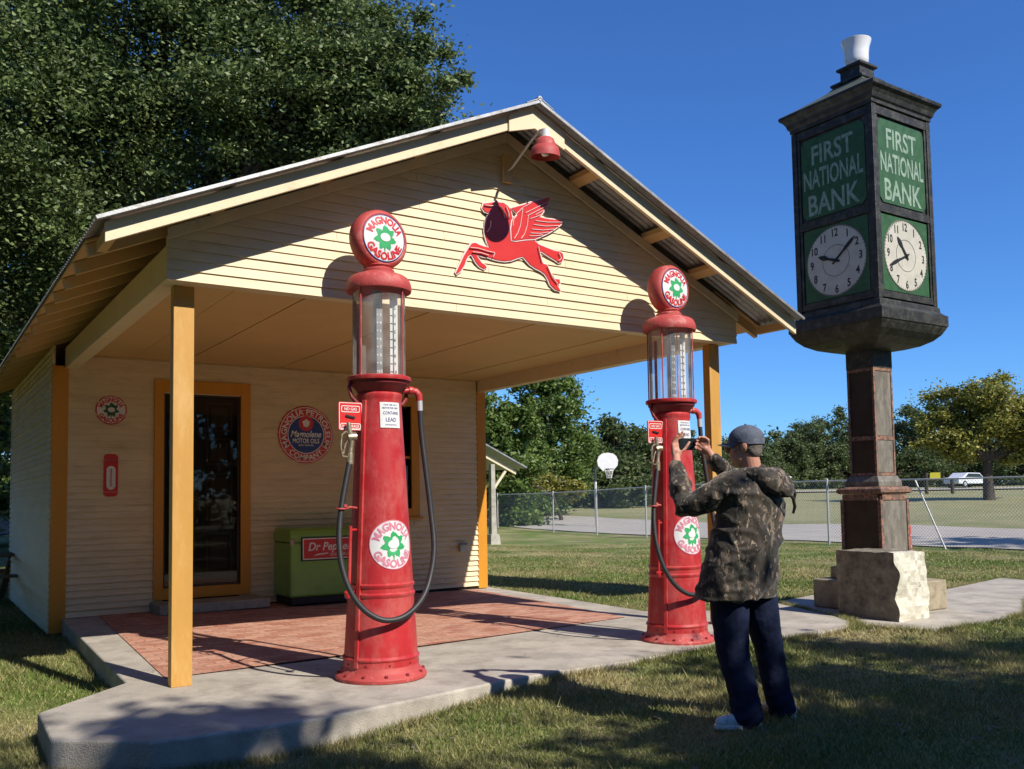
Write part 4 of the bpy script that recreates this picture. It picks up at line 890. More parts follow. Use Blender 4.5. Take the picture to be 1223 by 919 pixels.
def loft(b, rings, seg=36):
    """rings: (centre, halfwidth vec, halfdepth vec)"""
    vs = []
    for c, a, d in rings:
        c, a, d = Vector(c), Vector(a), Vector(d)
        for k in range(seg):
            q = 2*math.pi*k/seg; ex = .85; cx_, sx_ = math.cos(q), math.sin(q)
            vs.append(c+a*math.copysign(abs(cx_)**ex, cx_)+d*math.copysign(abs(sx_)**ex, sx_))
    n = len(rings); fs = [(i*seg+k, i*seg+(k+1)%seg, (i+1)*seg+(k+1)%seg, (i+1)*seg+k) for i in range(n-1) for k in range(seg)]
    fs += [tuple(range(seg-1,-1,-1)), tuple(range((n-1)*seg, n*seg))]; b.add(vs, fs)
def remesh(b, name, m, parent, vox, smooth=4, noise_fn=None):
    o = b.build(name, m, None); md = o.modifiers.new('r', 'REMESH'); md.mode = 'VOXEL'; md.voxel_size = vox; md.use_smooth_shade = True
    if smooth: s = o.modifiers.new('s', 'SMOOTH'); s.iterations = smooth; s.factor = .5
    dg = bpy.context.evaluated_depsgraph_get(); me = bpy.data.meshes.new_from_object(o.evaluated_get(dg)); old = o.data; o.modifiers.clear(); o.data = me; me.name = name; bpy.data.meshes.remove(old)
    if noise_fn:
        nn = [v.normal.copy() for v in me.vertices]
        for v, n_ in zip(me.vertices, nn): v.co += n_*noise_fn(v.co, n_)
    me.polygons.foreach_set('use_smooth', [True]*len(me.polygons)); me.update()
    if parent: o.parent = parent
    return o
mo = V3(2.86, -2.90, float(gz(2.86, -2.9)))
man = thing('person', 'man in camouflage jacket, navy trousers and dark cap raising a phone at the farther pump', 'person', mo)
def Lc(p): return Vector(p)-mo
Z3 = V3(0,0,1)
hf = V3(-.50,.866,-.02).normalized(); hr = V3(.866,.50,0); hu = hr.cross(hf)
Hc = Lc((2.785,-2.92,1.63))
LS, LE, LW = Lc((2.65,-2.92,1.385)), Lc((2.475,-2.70,1.275)), Lc((2.545,-2.565,1.515))
RS, RE, RW = Lc((3.03,-2.87,1.385)), Lc((3.09,-2.63,1.345)), Lc((2.875,-2.575,1.565))
b = MB()
ell(b, Hc+hu*.035-hf*.012, .076, .096, .098, (hr, hf, hu)); ell(b, Hc-hu*.045+hf*.030, .056, .066, .072, (hr, hf, hu)); ell(b, Hc-hu*.088+hf*.062, .026, .026, .024, (hr, hf, hu))
limb(b, [Hc+hf*.083+hu*.03, Hc+hf*.104+hu*.0, Hc+hf*.112-hu*.016], [.010,.012,.015], 10); ell(b, Hc+hf*.086+hu*.038, .05, .016, .012, (hr, hf, hu)); ell(b, Hc+hf*.088-hu*.046, .024, .010, .007, (hr, hf, hu)); ell(b, Hc+hf*.087-hu*.058, .021, .010, .007, (hr, hf, hu))
for s in (-1, 1):
    e = Hc+hr*.076*s-hf*.008+hu*.0; ell(b, e, .010, .020, .033, (hr+hf*-.4*s, hf, hu)); ell(b, e+hr*.008*s-hf*.006+hu*.006, .007, .018, .026, (hr, hf, hu)); ell(b, Hc+hr*.048*s+hf*.055-hu*.012, .024, .024, .022, (hr, hf, hu))
limb(b, [Hc-hu*.04-hf*.02, Lc((2.83,-2.94,1.46)), Lc((2.845,-2.92,1.38))], [.058,.060,.075])
loft(b, [(Lc((2.80,-2.865,.84)),(.13,.02,0),(0,.08,0)), (Lc((2.85,-2.9,1.0)),(.15,.02,0),(0,.10,0)), (Lc((2.84,-2.91,1.25)),(.17,.02,0),(0,.11,0)), (Lc((2.84,-2.91,1.37)),(.15,.02,0),(0,.08,0))])
limb(b, [LS, LE, LW], [.045,.040,.028]); limb(b, [RS, RE, RW], [.045,.040,.028])
for hip, kn, an in ((Lc((2.70,-2.86,.80)), Lc((2.70,-2.855,.40)), Lc((2.745,-2.91,-.02))), (Lc((2.895,-2.865,.80)), Lc((3.0,-2.86,.40)), Lc((3.085,-2.89,-.02)))): limb(b, [hip, kn, an], [.075,.052,.036])
# hands: palm, four unequal bent fingers, thumb
def hand(b, wrist, palm_dir, side, out, fingers, thumb):
    """palm_dir: wrist->knuckles; side: across the knuckles towards the thumb; out: back of the hand"""
    pd, sdv, ov = Vector(palm_dir).normalized(), Vector(side).normalized(), Vector(out).normalized()
    limb(b, [wrist, wrist+pd*.03], [.027,.027], 12)
    for k in range(4):
        s_ = .033-.022*k; limb(b, [wrist+pd*.015+sdv*s_*.6, wrist+pd*(.085-.004*abs(k-1)) + sdv*s_], [.0165,.0125], 12)
    for k, (l, c1, c2) in enumerate(fingers):
        p = wrist+pd*(.086-.004*abs(k-1))+sdv*(.033-.022*k); d0 = pd
        for j, (ln, cc) in enumerate(((l*.45, c1), (l*.32, c1+c2), (l*.23, c1+c2*1.6))):
            d1 = (pd*math.cos(R(cc))-ov*math.sin(R(cc))).normalized(); q = p+d1*ln; limb(b, [p, q], [.0098-.001*j, .0088-.001*j], 10); p = q
    p = wrist+pd*.03+sdv*.028; td = [Vector(t).normalized() for t in thumb]; q = p+td[0]*.036; limb(b, [p, q], [.0145,.0115], 10); r_ = q+td[1]*.030; limb(b, [q, r_], [.0108,.0098], 10); limb(b, [r_, r_+td[2]*.024], [.0096,.0085], 10)
ph = Lc((2.705,-2.515,1.672)); pU = V3(.985,-.14,0).normalized(); pN = V3(-.14,-.985,0).normalized()      # phone centre, long axis, screen normal (towards the man)
# left hand: holds the phone's left end, fingers up in front, thumb behind the screen edge
LP = ph-pU*.092-Z3*.078+V3(0,.012,0); hand(b, LP, (.10,-.02,1), pU, (-.25,.9,0), ((.072,8,14),(.080,10,14),(.074,12,16),(.060,14,18)), ((.75,-.45,.5),(.5,-.35,.8),(.6,-.1,.8)))
limb(b, [LW, LP], [.028,.026], 12)
# right hand: fingers reach over the right end
RP = ph+pU*.135-Z3*.045+V3(0,-.02,0); hand(b, RP, (-.80,.15,.62), (.3,-.5,.8), (.35,.75,.55), ((.074,22,30),(.080,26,32),(.076,30,34),(.062,32,36)), ((-.3,-.5,.8),(-.8,.0,.5),(-.9,.2,.1)))
limb(b, [RW, RP], [.028,.026], 12)
body = remesh(b, 'body', 'skin', man, .0042, 2)
b = MB()
for s in (-1, 1): ell(b, Hc+hf*.078+hr*.031*s+hu*.014, .0125, .0125, .0125, None, 8)
b.build('eyes', 'white', body, smooth=60); b = MB()
for s in (-1, 1): ell(b, Hc+hf*.0865+hr*.031*s+hu*.014, .006, .006, .006, None, 8)
b.build('pupils', 'black', body, smooth=60)
b = MB(); ell(b, Hc+hu*.028-hf*.022, .081, .092, .088, (hr, hf, hu)); ell(b, Hc-hu*.02-hf*.048, .066, .054, .055, (hr, hf, hu)); 
hair = remesh(b, 'hair', 'hair', man, .006, 2, lambda c, n: .002*noise.noise(c*90))
# cut hair away from the face side is hidden by the skull: it sits behind the ears
# cap
b = MB(); vs = []; n_ = 24; rows = 9; cc = Hc+hu*.052-hf*.010
for i in range(rows):
    t = R(90*i/(rows-1)*.98+1)
    for k in range(n_):
        q = 2*math.pi*k/n_; pnt = cc+hr*(.091*math.sin(t)*math.cos(q))+hf*(.112*math.sin(t)*math.sin(q))+hu*(.088*math.cos(t)); vs.append(pnt+hu*.004*math.sin(6*q)*math.sin(t))
for k in range(n_): q = 2*math.pi*k/n_; vs.append(cc+hr*.090*math.cos(q)+hf*.111*math.sin(q)-hu*.022-(hu*.014 if math.sin(q) < 0 else V3(0,0,0)))
for k in range(n_): q = 2*math.pi*k/n_; vs.append(cc+hr*.084*math.cos(q)+hf*.105*math.sin(q)-hu*.020)
b.add(vs, [(i*n_+k, (i+1)*n_+k, (i+1)*n_+(k+1)%n_, i*n_+(k+1)%n_) for i in range(rows+1) for k in range(n_)]+[tuple(range(n_))])
cap = b.build('cap', 'capcloth', man, smooth=70)
b = MB(); ell(b, cc+hu*.091, .008, .008, .005, (hr, hf, hu), 8); b.build('cap_button', 'capcloth', cap, smooth=60)
b = MB(); top = []; bot = []
for i in range(6):
    u = i/5
    for k in range(11):
        q = R(20+140*k/10); r0 = Vector((math.cos(q), math.sin(q))); px_ = .088*r0.x*(1-.10*u); py_ = .108*r0.y+u*.072*math.sin(q)**.7
        h = -.018-.006*u**1.3-.022*(abs(r0.x)**2)*(.3+u); top.append(cc+hr*px_+hf*py_+hu*h); bot.append(cc+hr*px_+hf*py_+hu*(h-.004))
b.add(top+bot, [(i*11+k, i*11+k+1, (i+1)*11+k+1, (i+1)*11+k) for i in range(5) for k in range(10)]+[(66+i*11+k, 66+(i+1)*11+k, 66+(i+1)*11+k+1, 66+i*11+k+1) for i in range(5) for k in range(10)]+[(55+k, 56+k, 122+k, 121+k) for k in range(10)]+[(i*11, (i+1)*11, 66+(i+1)*11, 66+i*11) for i in range(5)]+[(i*11+10, 66+i*11+10, 66+(i+1)*11+10, (i+1)*11+10) for i in range(5)])
b.build('cap_brim', 'capcloth', cap, smooth=50)
# jacket
def wr(c, n):
    q = V3(c.x*7+1.2*math.sin(c.z*6), c.y*7, c.z*10+3*c.x); f = noise.fractal(q, .8, 2.1, 3)
    r_ = 1-abs(noise.noise(V3(c.x*5+2*c.z, c.y*6, c.z*9-4*c.x)))*2
    r2 = 1-abs(noise.noise(V3(c.x*3-3*c.z+5, c.y*4, c.z*6+3*c.x)))*2
    return .007*f+.012*max(0, r_-.55)*2+.012*max(0, r2-.6)*2-.005
bx, by = V3(.985,.12,0), V3(-.12,.985,0)
def rg(x, y, z, a, d): return (Lc((x, y, z)), bx*a, by*d)
b = MB()
loft(b, [rg(2.75,-2.83,.705,.285,.195), rg(2.755,-2.835,.74,.286,.20), rg(2.78,-2.855,.90,.275,.19), rg(2.81,-2.88,1.08,.258,.18), rg(2.835,-2.905,1.24,.250,.165), rg(2.84,-2.92,1.36,.235,.150), rg(2.84,-2.93,1.44,.160,.110), rg(2.835,-2.93,1.485,.095,.090)])
limb(b, [LS+V3(.02,0,0), LS*.5+LE*.5+V3(-.01,0,-.012), LE, LE*.45+LW*.55+V3(-.006,-.01,0), LW+(LE-LW)*.12], [.105,.088,.080,.068,.056])
limb(b, [RS, RS*.5+RE*.5, RE, RE*.5+RW*.5, RW+(RE-RW)*.12], [.105,.088,.078,.066,.054])
limb(b, [LW+(LE-LW)*.16, LW+(LE-LW)*.02], [.058,.050]); limb(b, [RW+(RE-RW)*.16, RW+(RE-RW)*.02], [.056,.048])
limb(b, [Lc((2.66,-2.93,1.36)), Lc((2.84,-2.945,1.43)), Lc((3.02,-2.90,1.36))], [.10,.105,.10])
jk = remesh(b, 'jacket', 'camo', man, .009, 5, wr)
b = MB(); hp = [Lc((2.835+.115*math.cos(t)*1.0, -2.94+.115*math.sin(t), 1.475-.030*math.sin(t)*-1)) for t in np.linspace(-2.6, -.2, 9)]
limb(b, hp, [.034,.044,.052,.058,.060,.058,.054,.044,.034], 14)
ell(b, Lc((2.88,-3.07,1.42)), .135, .072, .085, (bx, by, (0,.25,1)), 14); ell(b, Lc((2.905,-3.10,1.375)), .095, .055, .06, (bx, by, (0,.2,1)), 12)
limb(b, [Lc((2.72,-2.85,1.46)), Lc((2.71,-2.92,1.475)), Lc((2.76,-3.02,1.475))], [.024,.03,.04], 12)
remesh(b, 'hood', 'camo', jk, .008, 3, lambda c, n: .010*noise.fractal(V3(c.x*11, c.y*9, c.z*16), .8, 2.1, 3))
b = MB()
for p in ([(2.97,-3.04,1.42),(3.02,-3.08,1.39),(3.03,-3.09,1.34),(3.03,-3.08,1.30)], [(2.93,-3.11,1.36),(2.975,-3.12,1.31),(3.0,-3.11,1.26),(3.0,-3.095,1.22)]): b.tube([Lc(q) for q in p], [.009,.010,.010,.008], 8)
b.build('hood_strap', 'strap', jk, smooth=50)
b = MB(); d_ = (RE-RW).normalized(); c_ = RW+d_*.008; b.lathe([(.031,-.012),(.035,-.010),(.035,.010),(.031,.012)], c_, d_, 20, cap=False); b.lathe([(.0,0),(.018,0),(.018,.008),(.0,.009)], c_+V3(-.12,-.6,.9).normalized()*.033, (-.12,-.6,.9), 16); b.build('wristwatch', 'black', man, smooth=40)
# trousers
b = MB()
loft(b, [rg(2.80,-2.865,.90,.175,.125), rg(2.79,-2.865,.80,.205,.150), rg(2.785,-2.865,.72,.21,.150)])
limb(b, [Lc((2.68,-2.85,.78)), Lc((2.685,-2.85,.58)), Lc((2.695,-2.85,.38)), Lc((2.73,-2.89,.15)), Lc((2.745,-2.91,.0))], [.125,.115,.100,.090,.092])
limb(b, [Lc((2.905,-2.865,.78)), Lc((2.95,-2.86,.58)), Lc((3.015,-2.855,.38)), Lc((3.045,-2.875,.15)), Lc((3.085,-2.885,.0))], [.122,.112,.092,.084,.086])
def wj(c, n): k = .5+1.2*max(0, .45-c.z); return .009*k*noise.fractal(V3(c.x*9, c.y*9, c.z*11+4*c.y), .8, 2.1, 3)+.007*math.sin(c.z*70+4*math.sin(c.x*20))*max(0, .28-c.z)/.28
remesh(b, 'trousers', 'jeans', man, .009, 4, wj)
def shoe(heel, toe):
    h, t = Lc(heel), Lc(toe); d = (t-h); d.z = 0; L_ = d.length; f = d.normalized(); r_ = V3(f.y, -f.x, 0); g0 = h.z
    s = MB(); n = 20
    out = []
    for i in range(n):
        a = 2*math.pi*i/n; u = .5-.5*math.cos(a); w_ = .040+.012*math.sin(math.pi*min(1, max(0, (u-.3)/.7))); out.append(((u)*L_, math.copysign(abs(math.sin(a))**.75, math.sin(a))*w_))
    s.add([h+f*x+r_*y+V3(0,0,0) for x, y in out]+[h+f*x*1.0+r_*y*1.02+V3(0,0,.026) for x, y in out], [tuple(range(n-1,-1,-1)), tuple(range(n,2*n))]+[(i,(i+1)%n,n+(i+1)%n,n+i) for i in range(n)])
    sole = s
    u_ = MB(); limb(u_, [h+f*.045+V3(0,0,.055), h+f*.12+V3(0,0,.055), h+f*.20+V3(0,0,.045), h+f*(L_-.045)+V3(0,0,.038)], [.042,.042,.040,.034], 16); limb(u_, [h+f*.05+V3(0,0,.06), h+f*.06+V3(0,0,.10)], [.042,.040], 14); ell(u_, h+f*.12+V3(0,0,.085), .05, .032, .03, (f, r_, Z3), 10)
    so_ = remesh(u_, 'shoe', 'shoe', man, .006, 3); sole.build('sole', 'white', so_, bevel=.004)
    lb = MB()
    for k in range(4): c_ = h+f*(.115+.022*k)+V3(0,0,.112-.011*k); lb.tube([c_-r_*.028-V3(0,0,.012), c_, c_+r_*.028-V3(0,0,.012)], .0035, 6)
    lb.build('laces', 'whitemark', so_)
g_ = mo.z+.003
shoe((2.815,-2.965,g_), (2.565,-2.80,g_)); shoe((3.115,-2.965,g_), (3.16,-2.67,g_))
# phone held in both hands
pho = thing('phone', 'black phone held level in front of the man by both hands', 'phone', ph+mo)
b = MB(); b.prism(rrect(.158,.078,.012), ((0,0,0), pU, (0,0,1), pN), -.0045, .0045); pc = b.build('case', 'phone', pho, bevel=.0015)
b = MB(); b.prism(rrect(.148,.068,.008), ((0,0,0), pU, (0,0,1), pN), .0047, .0052); b.build('screen', 'carglass', pho)
b = MB(); b.lathe([(.0,0),(.007,0),(.007,.002),(.0,.002)], pU*-.055+V3(0,0,.022)-pN*.0046, -pN, 14); b.build('lens', 'carglass', pho)

# ------------------------------------------------------------------ fence
def gzz_(x, y): return float(gz(x, y))+.012*math.sin(x*1.7+math.cos(y*1.3)*1.4)*math.sin(y*1.1+.5*x)
FX = 20.3
def ftop(y): return 1.62-.20*float(sst(14, 26, y))+.03*float(sst(6, 10, y)) - .0*float(y)
fe = thing('chain_link_fence', 'galvanised chain link fence with top rail running along the road edge', 'fence', (FX, 0, 0))
Y0f, Y1f = -18., 56.
ys = np.arange(Y0f, Y1f+.1, .5); b = MB(); b.tube([(0, float(y), ftop(y)) for y in ys], .021, 8); b.build('top_rail', 'galv', fe, smooth=50)
for y in [-14.1,-10.8,-7.5,-4.2,-.9,2.4,9.9,13.2,17.6,20.4,23.2,27.4,31,34.5,38,42,46,50,54]:
    b = MB(); b.tube([(-.04, y, gzz_(FX, y)-.1), (-.04, y, ftop(y)+.03)], .030, 10); b.lathe([(.034,0),(.036,.03),(.02,.05),(.0,.055)], (-.04, y, ftop(y)+.02), (0,0,1), 12, cap=False); b.build('post', 'galv', fe, smooth=40)
b = MB(); b.tube([(-.06, 7.15, 1.60), (-.10, 6.35, gzz_(FX, 6.3)-.05)], .022, 10); b.build('brace', 'galv', fe, smooth=50)
# mesh of crossing wires (diamonds), real thin ribbons
V = []; pitch = .085
for s in (1, -1):
    k0 = np.arange(Y0f-2, Y1f+2, pitch)
    for c in k0:
        prev = None
        H = 1.85
        a = (c if s > 0 else c); z0 = gzz_(FX, min(max(c, Y0f), Y1f))
        y_a, y_b = c, c+s*H*.9
        lo, hi = min(y_a, y_b), max(y_a, y_b)
        if hi < Y0f or lo > Y1f: continue
        za = gzz_(FX, y_a)+.03; zt = ftop(y_b)-.005
        # clip against the ends
        w_ = .0048; x_ = .003*s
        V += [(x_, y_a-w_, za), (x_, y_a+w_, za), (x_, y_b+w_, zt), (x_, y_b-w_, zt)]
raw_mesh('wire_mesh', np.array(V), 4, 'galv', fe)

# ------------------------------------------------------------------ basketball goal
hz = gzz_(24.0, 24.4); bh = thing('basketball_goal', 'white fan shaped basketball backboard on a pale pole beyond the fence', 'basketball goal', (24.0, 24.4, hz), R(-25))
b = MB(); b.tube([(-.45,0,-.1),(-.45,0,2.0)], .055, 12); b.build('pole', 'whitemark', bh, smooth=50)
b = MB(); b.tube([(-.45,0,2.0),(-.45,0,2.55),(-.30,-.12,2.72),(.0,-.42,2.80)], .055, 10); b.build('pole_arm', 'metaldark', bh, smooth=50)
fan = [(-.22,-.36),(.22,-.36),(.44,-.12),(.47,.10),(.40,.28),(.25,.40),(.0,.44),(-.25,.40),(-.40,.28),(-.47,.10),(-.44,-.12)]
b = MB(); b.prism([(x, z+2.80) for x, z in fan], ((0,-.46,0),(1,0,0),(0,0,1),(0,-1,0)), -.015, .015); b.build('backboard', 'white', bh, bevel=.004)
b = MB(); b.tube([(.0+.20*math.cos(t), -.70+.20*math.sin(t), 2.52) for t in np.linspace(0, 2*math.pi, 21)], .014, 8, caps=False); b.bar((0,-.475,2.52),(0,-.50,2.52),.1,.06); b.build('rim', 'black', bh, smooth=50)
b = MB()
for k in range(12):
    q = 2*math.pi*k/12
    for s in (.35, -.35): b.tube([(.20*math.cos(q), -.70+.20*math.sin(q), 2.51), (.13*math.cos(q+s), -.70+.13*math.sin(q+s), 2.28), (.11*math.cos(q+2*s), -.70+.11*math.sin(q+2*s), 2.12)], .006, 4)
b.build('net', 'whitemark', bh)

# ------------------------------------------------------------------ small pavilion behind the building
kx, ky = 15.42, 18.0
kz = gzz_(kx, ky); kp = thing('garden_pavilion', 'small open pavilion with metal gable roof and cream braces past the building corner', 'pavilion', (kx, ky, kz))
zt = 2.27-kz
b = MB(); sl_ = .47; wd = 2.6
b.prism([(0,zt),(.0,zt+.05),(-wd,zt+wd*sl_+.05),(-2*wd,zt+.05),(-2*wd,zt),(-wd,zt+wd*sl_)], ((0,0,0),(1,0,0),(0,0,1),(0,1,0)), -.05, 4.2); b.build('roof', 'roofmetal', kp, bevel=.004)
for y in (.25, 3.9):
    for x0, x1 in ((-.25,-wd),(-2*wd+.25,-wd)):
        b = MB(); b.bar((x0, y, zt-.14), (x1, y, zt+(wd-.25)*sl_-.14), .07, .12); b.build('rafter', 'woodpale', kp)
for x, s in ((-1.15,1), (-2*wd+1.15,-1)):
    for y in (.3, 3.9):
        b = MB(); b.tube([(x,y,-.1),(x,y,.35),(x,y,.36),(x,y,2.2+.9*sl_)], [.28,.22,.14,.10], 4); b.build('post', 'kerb', kp)
        b = MB(); b.bar((x, y, 1.75), (x+s*.62, y, zt+.05), .06, .08); b.build('brace', 'woodpale', kp)

# ------------------------------------------------------------------ picnic table at the far left
pt = thing('picnic_table', 'dark wooden picnic table on the grass behind the left side wall', 'picnic table', (-.62, 9.6, float(gz(-.6, 9.6))), R(20))
b = MB()
for k in range(5): b.box(-.9, -.36+k*.146, .72, .9, -.36+k*.146+.135, .76)
b.build('table_top', 'wood', pt, bevel=.004)
for s in (-1, 1):
    b = MB()
    for k in range(2): b.box(-.9, s*.72-.13+k*.136, .43, .9, s*.72-.13+k*.136+.128, .465)
    b.build('bench', 'wood', pt, bevel=.004)
for x in (-.62, .62):
    for s in (-1, 1): b = MB(); b.bar((x, s*.62, .0), (x, s*.22, .72), .045, .10, up=(1,0,0)); b.build('leg', 'wood', pt, bevel=.003)
    b = MB(); b.box(x+.03, -.82, .36, x+.07, .82, .43); b.box(x+.03, -.34, .64, x+.07, .34, .715); b.build('cross_beam', 'wood', pt, bevel=.003)

# ------------------------------------------------------------------ far cars and small things
def car(loc, rz, paint, label, group=None):
    c = thing('parked_car', label, 'car', loc, rz, group)
    b = MB(); prof = [(-2.2,.35),(2.15,.35),(2.25,.55),(2.2,.78),(1.3,.92),(.75,1.38),(-.95,1.42),(-1.6,1.0),(-2.2,.95),(-2.28,.6)]
    b.prism(prof, ((0,0,0),(1,0,0),(0,0,1),(0,-1,0)), -.86, .86); b.build('body', paint, c, bevel=.06)
    b = MB()
    for s in (-1, 1): b.prism([(-1.35,.98),(1.1,.98),(.68,1.31),(-.88,1.34)], ((0,-.862*s if s>0 else .862,0),(1,0,0),(0,0,1),(0,-s,0)), 0, .006)
    b.prism([(-.7,0),(.7,0),(.62,.46),(-.62,.46)], ((1.31,0,.935),(0,1,0),(-.767,0,.64),(.64,0,.767)), .0, .02); b.build('windows', 'carglass', c)
    for x in (-1.4, 1.4):
        for s in (-1, 1): b = MB(); b.lathe([(.0,-.1),(.30,-.1),(.33,-.06),(.33,.06),(.30,.1),(.0,.1)], (x, s*.80, .33), (0,1,0), 20); wh = b.build('wheel', 'rubber', c, smooth=40); b = MB(); b.lathe([(.0,0),(.19,0),(.17,.02),(.0,.02)], (x, s*.90, .33), (0,s,0), 16); b.build('rim', 'galv', wh)
    for s in (-1, 1): b = MB(); b.box(2.2,s*.62-.15,.62,2.262,s*.62+.15,.76); b.build('headlight', 'white', c, bevel=.02)
    return c
G_ = 'cars parked far across the field'
car((84.0, 42.6, gzz_(84, 42.6)), R(-8), 'carwhite', 'tiny white car across the field just left of the yellowing tree', G_)
car((76.1, 58.3, gzz_(76.1, 58.3)), R(38), 'carwhite', 'tiny white car across the field between the man and the clock', G_)
car((.9, 27.8, gzz_(.9, 27.8)), R(8), 'carblue', 'blue car parked in shade behind the left side wall', None)
yz = gzz_(66, 34.8); ym = thing('marker_board', 'small yellow board on brown posts out on the field', 'marker', (66.0, 34.8, yz), R(-55))
b = MB(); b.prism(rrect(.75,.5,.1), ((0,-.08,1.45),(1,0,0),(0,0,1),(0,-1,0)), 0, .06); b.build('board', 'yellow', ym)
for x in (-.65, 1.2):
    b = MB(); b.tube([(x,0,-.1),(x,0,1.7 if x < 0 else 1.2)], .14, 10); b.build('post', 'bark', ym)
rz_ = gzz_(19.3, 6.85); rb = thing('striped_bollard', 'short dark red bollard with pale bands right of the clock pedestal', 'bollard', (18.9, 6.55, rz_))
b = MB(); b.lathe([(.0,0),(.085,0),(.085,.60),(.075,.64),(.0,.66)], seg=20); b.build('shaft', 'redflat', rb, smooth=40)
b = MB()
for z in (.10,.38): b.lathe([(.086,z),(.088,z),(.088,z+.05),(.086,z+.05)], seg=20, cap=False)
b.build('band', 'pinkletter', rb)

# ------------------------------------------------------------------ trees
def leafcloud(name, m, parent, blobs, n, size, soft=.6, fill=.55, sub=None):
    """leaves gathered in sub-clumps over the blobs; blobs = [(centre, radius, zscale)]"""
    rad_ = np.array([q[1] for q in blobs]); wts = rad_**2/np.sum(rad_**2); P = []
    for (c, r_, zs), wt in zip(blobs, wts):
        k = max(14 if soft == .57 else 6, int((sub or 60)*wt)); u = rng.normal(size=(k, 3)); u /= np.linalg.norm(u, axis=1)[:, None]
        rr = r_*(fill+(1.02-fill)*rng.random(k)**.6); cen = np.array(c)+u*rr[:, None]*np.array([1, 1, zs]); sr = r_*((.13+.20*rng.random(k)) if soft < .55 else ((.14+.22*rng.random(k)) if soft == .57 else (.22+.26*rng.random(k))))
        cnt = int(n*wt/k)+1
        for q, s in zip(cen, sr):
            g = rng.normal(size=(cnt, 3)); g /= np.linalg.norm(g, axis=1)[:, None]; d = s*(rng.random(cnt)**soft if soft < .55 else .62*np.abs(rng.normal(size=cnt)))
            P.append(q+g*d[:, None]*np.array([1.15, 1.15, .75]))
    P = np.concatenate(P); N = len(P)
    a = rng.normal(size=(N, 3)); a[:, 2] *= .6; a /= np.linalg.norm(a, axis=1)[:, None]
    b_ = rng.normal(size=(N, 3)); b_ -= a*np.sum(a*b_, 1)[:, None]; b_ /= np.linalg.norm(b_, axis=1)[:, None]
    s = size*(.6+.8*rng.random(N))[:, None]
    V = np.stack([P-a*s, P+b_*s*.5-a*s*.1, P+a*s, P-b_*s*.5-a*s*.1], 1).reshape(-1, 3)
    return raw_mesh(name, V, 4, m, parent)
def tree(name, label, loc, blobs, n, size, m, tr=.25, group=None, sub=None, trunks=1, fill=.55, lean=(0, 0), soft=.6):
    loc = Vector(loc); t = thing(name, label, 'tree', loc, group=group); b = MB(); top = max(q[0][2] for q in blobs)-loc.z
    cen = sum((Vector(q[0]) for q in blobs), Vector())/len(blobs)-loc
    fork = Vector((cen.x*.35+lean[0], cen.y*.35+lean[1], max(1.2, min(q[0][2]-q[1]*.6 for q in blobs)-loc.z)))
    for k in range(trunks):
        o = Vector((k*.5, k*.2, 0)) if trunks > 1 else Vector()
        b.tube([o+V3(0,0,-.2), o+V3(0,0,.15), o*1.1+fork*.5, fork+o*1.5], [tr*1.5, tr*1.1, tr*.9, tr*.75], 12)
    for c, r_, zs in blobs:
        c = Vector(c)-loc; mid = fork.lerp(c, .5)+V3(rng.normal()*.15*r_, rng.normal()*.15*r_, .1*r_); b.tube([fork, mid, c], [tr*.55, tr*.36, tr*.16], 8)
        for j in range(7 if r_ > 2.1 else 3):
            d = Vector(rng.normal(size=3)).normalized(); d.z *= zs; e = c+d*r_*.72; b.tube([c if j % 2 else mid, (c+e)/2+V3(0,0,.08*r_), e], [tr*.18, tr*.10, tr*.03], 5)
    b.build('trunk', 'bark', t, smooth=50)
    leafcloud('crown', m, t, [(tuple(Vector(c)-loc), r_, zs) for c, r_, zs in blobs], n, size, sub=sub, fill=fill, soft=soft)
    return t
oak = [((2.7,13.9,11.0),4.3,1),((5.35,10.75,9.7),2.2,1),((6.4,9.75,9.3),1.25,1),((.9,15.3,7.4),3.9,1),((4.2,12.8,13.4),3.4,1),((-1.6,16,6.0),3.3,.9),((4.6,12.3,8.6),2.2,.9),((5.7,10.8,10.5),1.7,.9),((6.3,9.9,8.9),1.4,.9),((4.7,11.4,9.4),2.0,.9),((5.9,10.3,8.2),1.4,.9),((6.7,9.7,9.8),1.2,.9),((7.0,9.0,9.3),1.15,.9),((6.6,9.4,10.2),1.2,.9),((6.9,9.1,8.4),1.0,.9),((6.0,10.2,10.0),1.4,.9),((5.2,11.0,11.4),1.6,.9),((.0,15.8,11.2),4.6,1)]
tree('oak_tree', 'huge dark live oak towering behind the filling station roof', (.8, 15.5, -.15), oak, 600000, .050, 'leafoak', .42, sub=1000, fill=.25, soft=.57)
tree('oak_tree', 'second oak half hidden behind the towering one at the photo\'s left edge', (-3.0, 25, -.1), [((-3,24,5),4,1),((-1,25,9),4,1),((3,23,8),4,1),((1,24,4.5),3.5,1),((5,22,6),3.5,1),((-4,26,12),4,1),((2,25,12),4.5,1)], 60000, .14, 'leafoak', .4, sub=220, fill=.2)  # added as a dark backing for gaps in the big crown
far = [(21.1,28.6,6.3,2.0,'m'),(27.7,33.9,8.7,2.85,'m'),(37.9,41.6,6.9,2.85,'f'),(49.4,49.6,6.8,3.2,'f'),(63.3,58.4,7.8,4.0,'f'),(74.2,63.2,7.5,4.1,'f'),(80.8,63.6,8.3,4.0,'f'),(85.9,62.6,10.1,4.1,'f'),(94.3,64.3,11.8,4.7,'f'),(96.3,60.6,11.1,4.7,'f'),(96.0,56.0,11.4,4.5,'f'),(105.2,57.1,10.3,4.7,'f'),(102.6,44.4,9.4,5.5,'f'),(112.3,42.7,10.1,5.7,'f')]
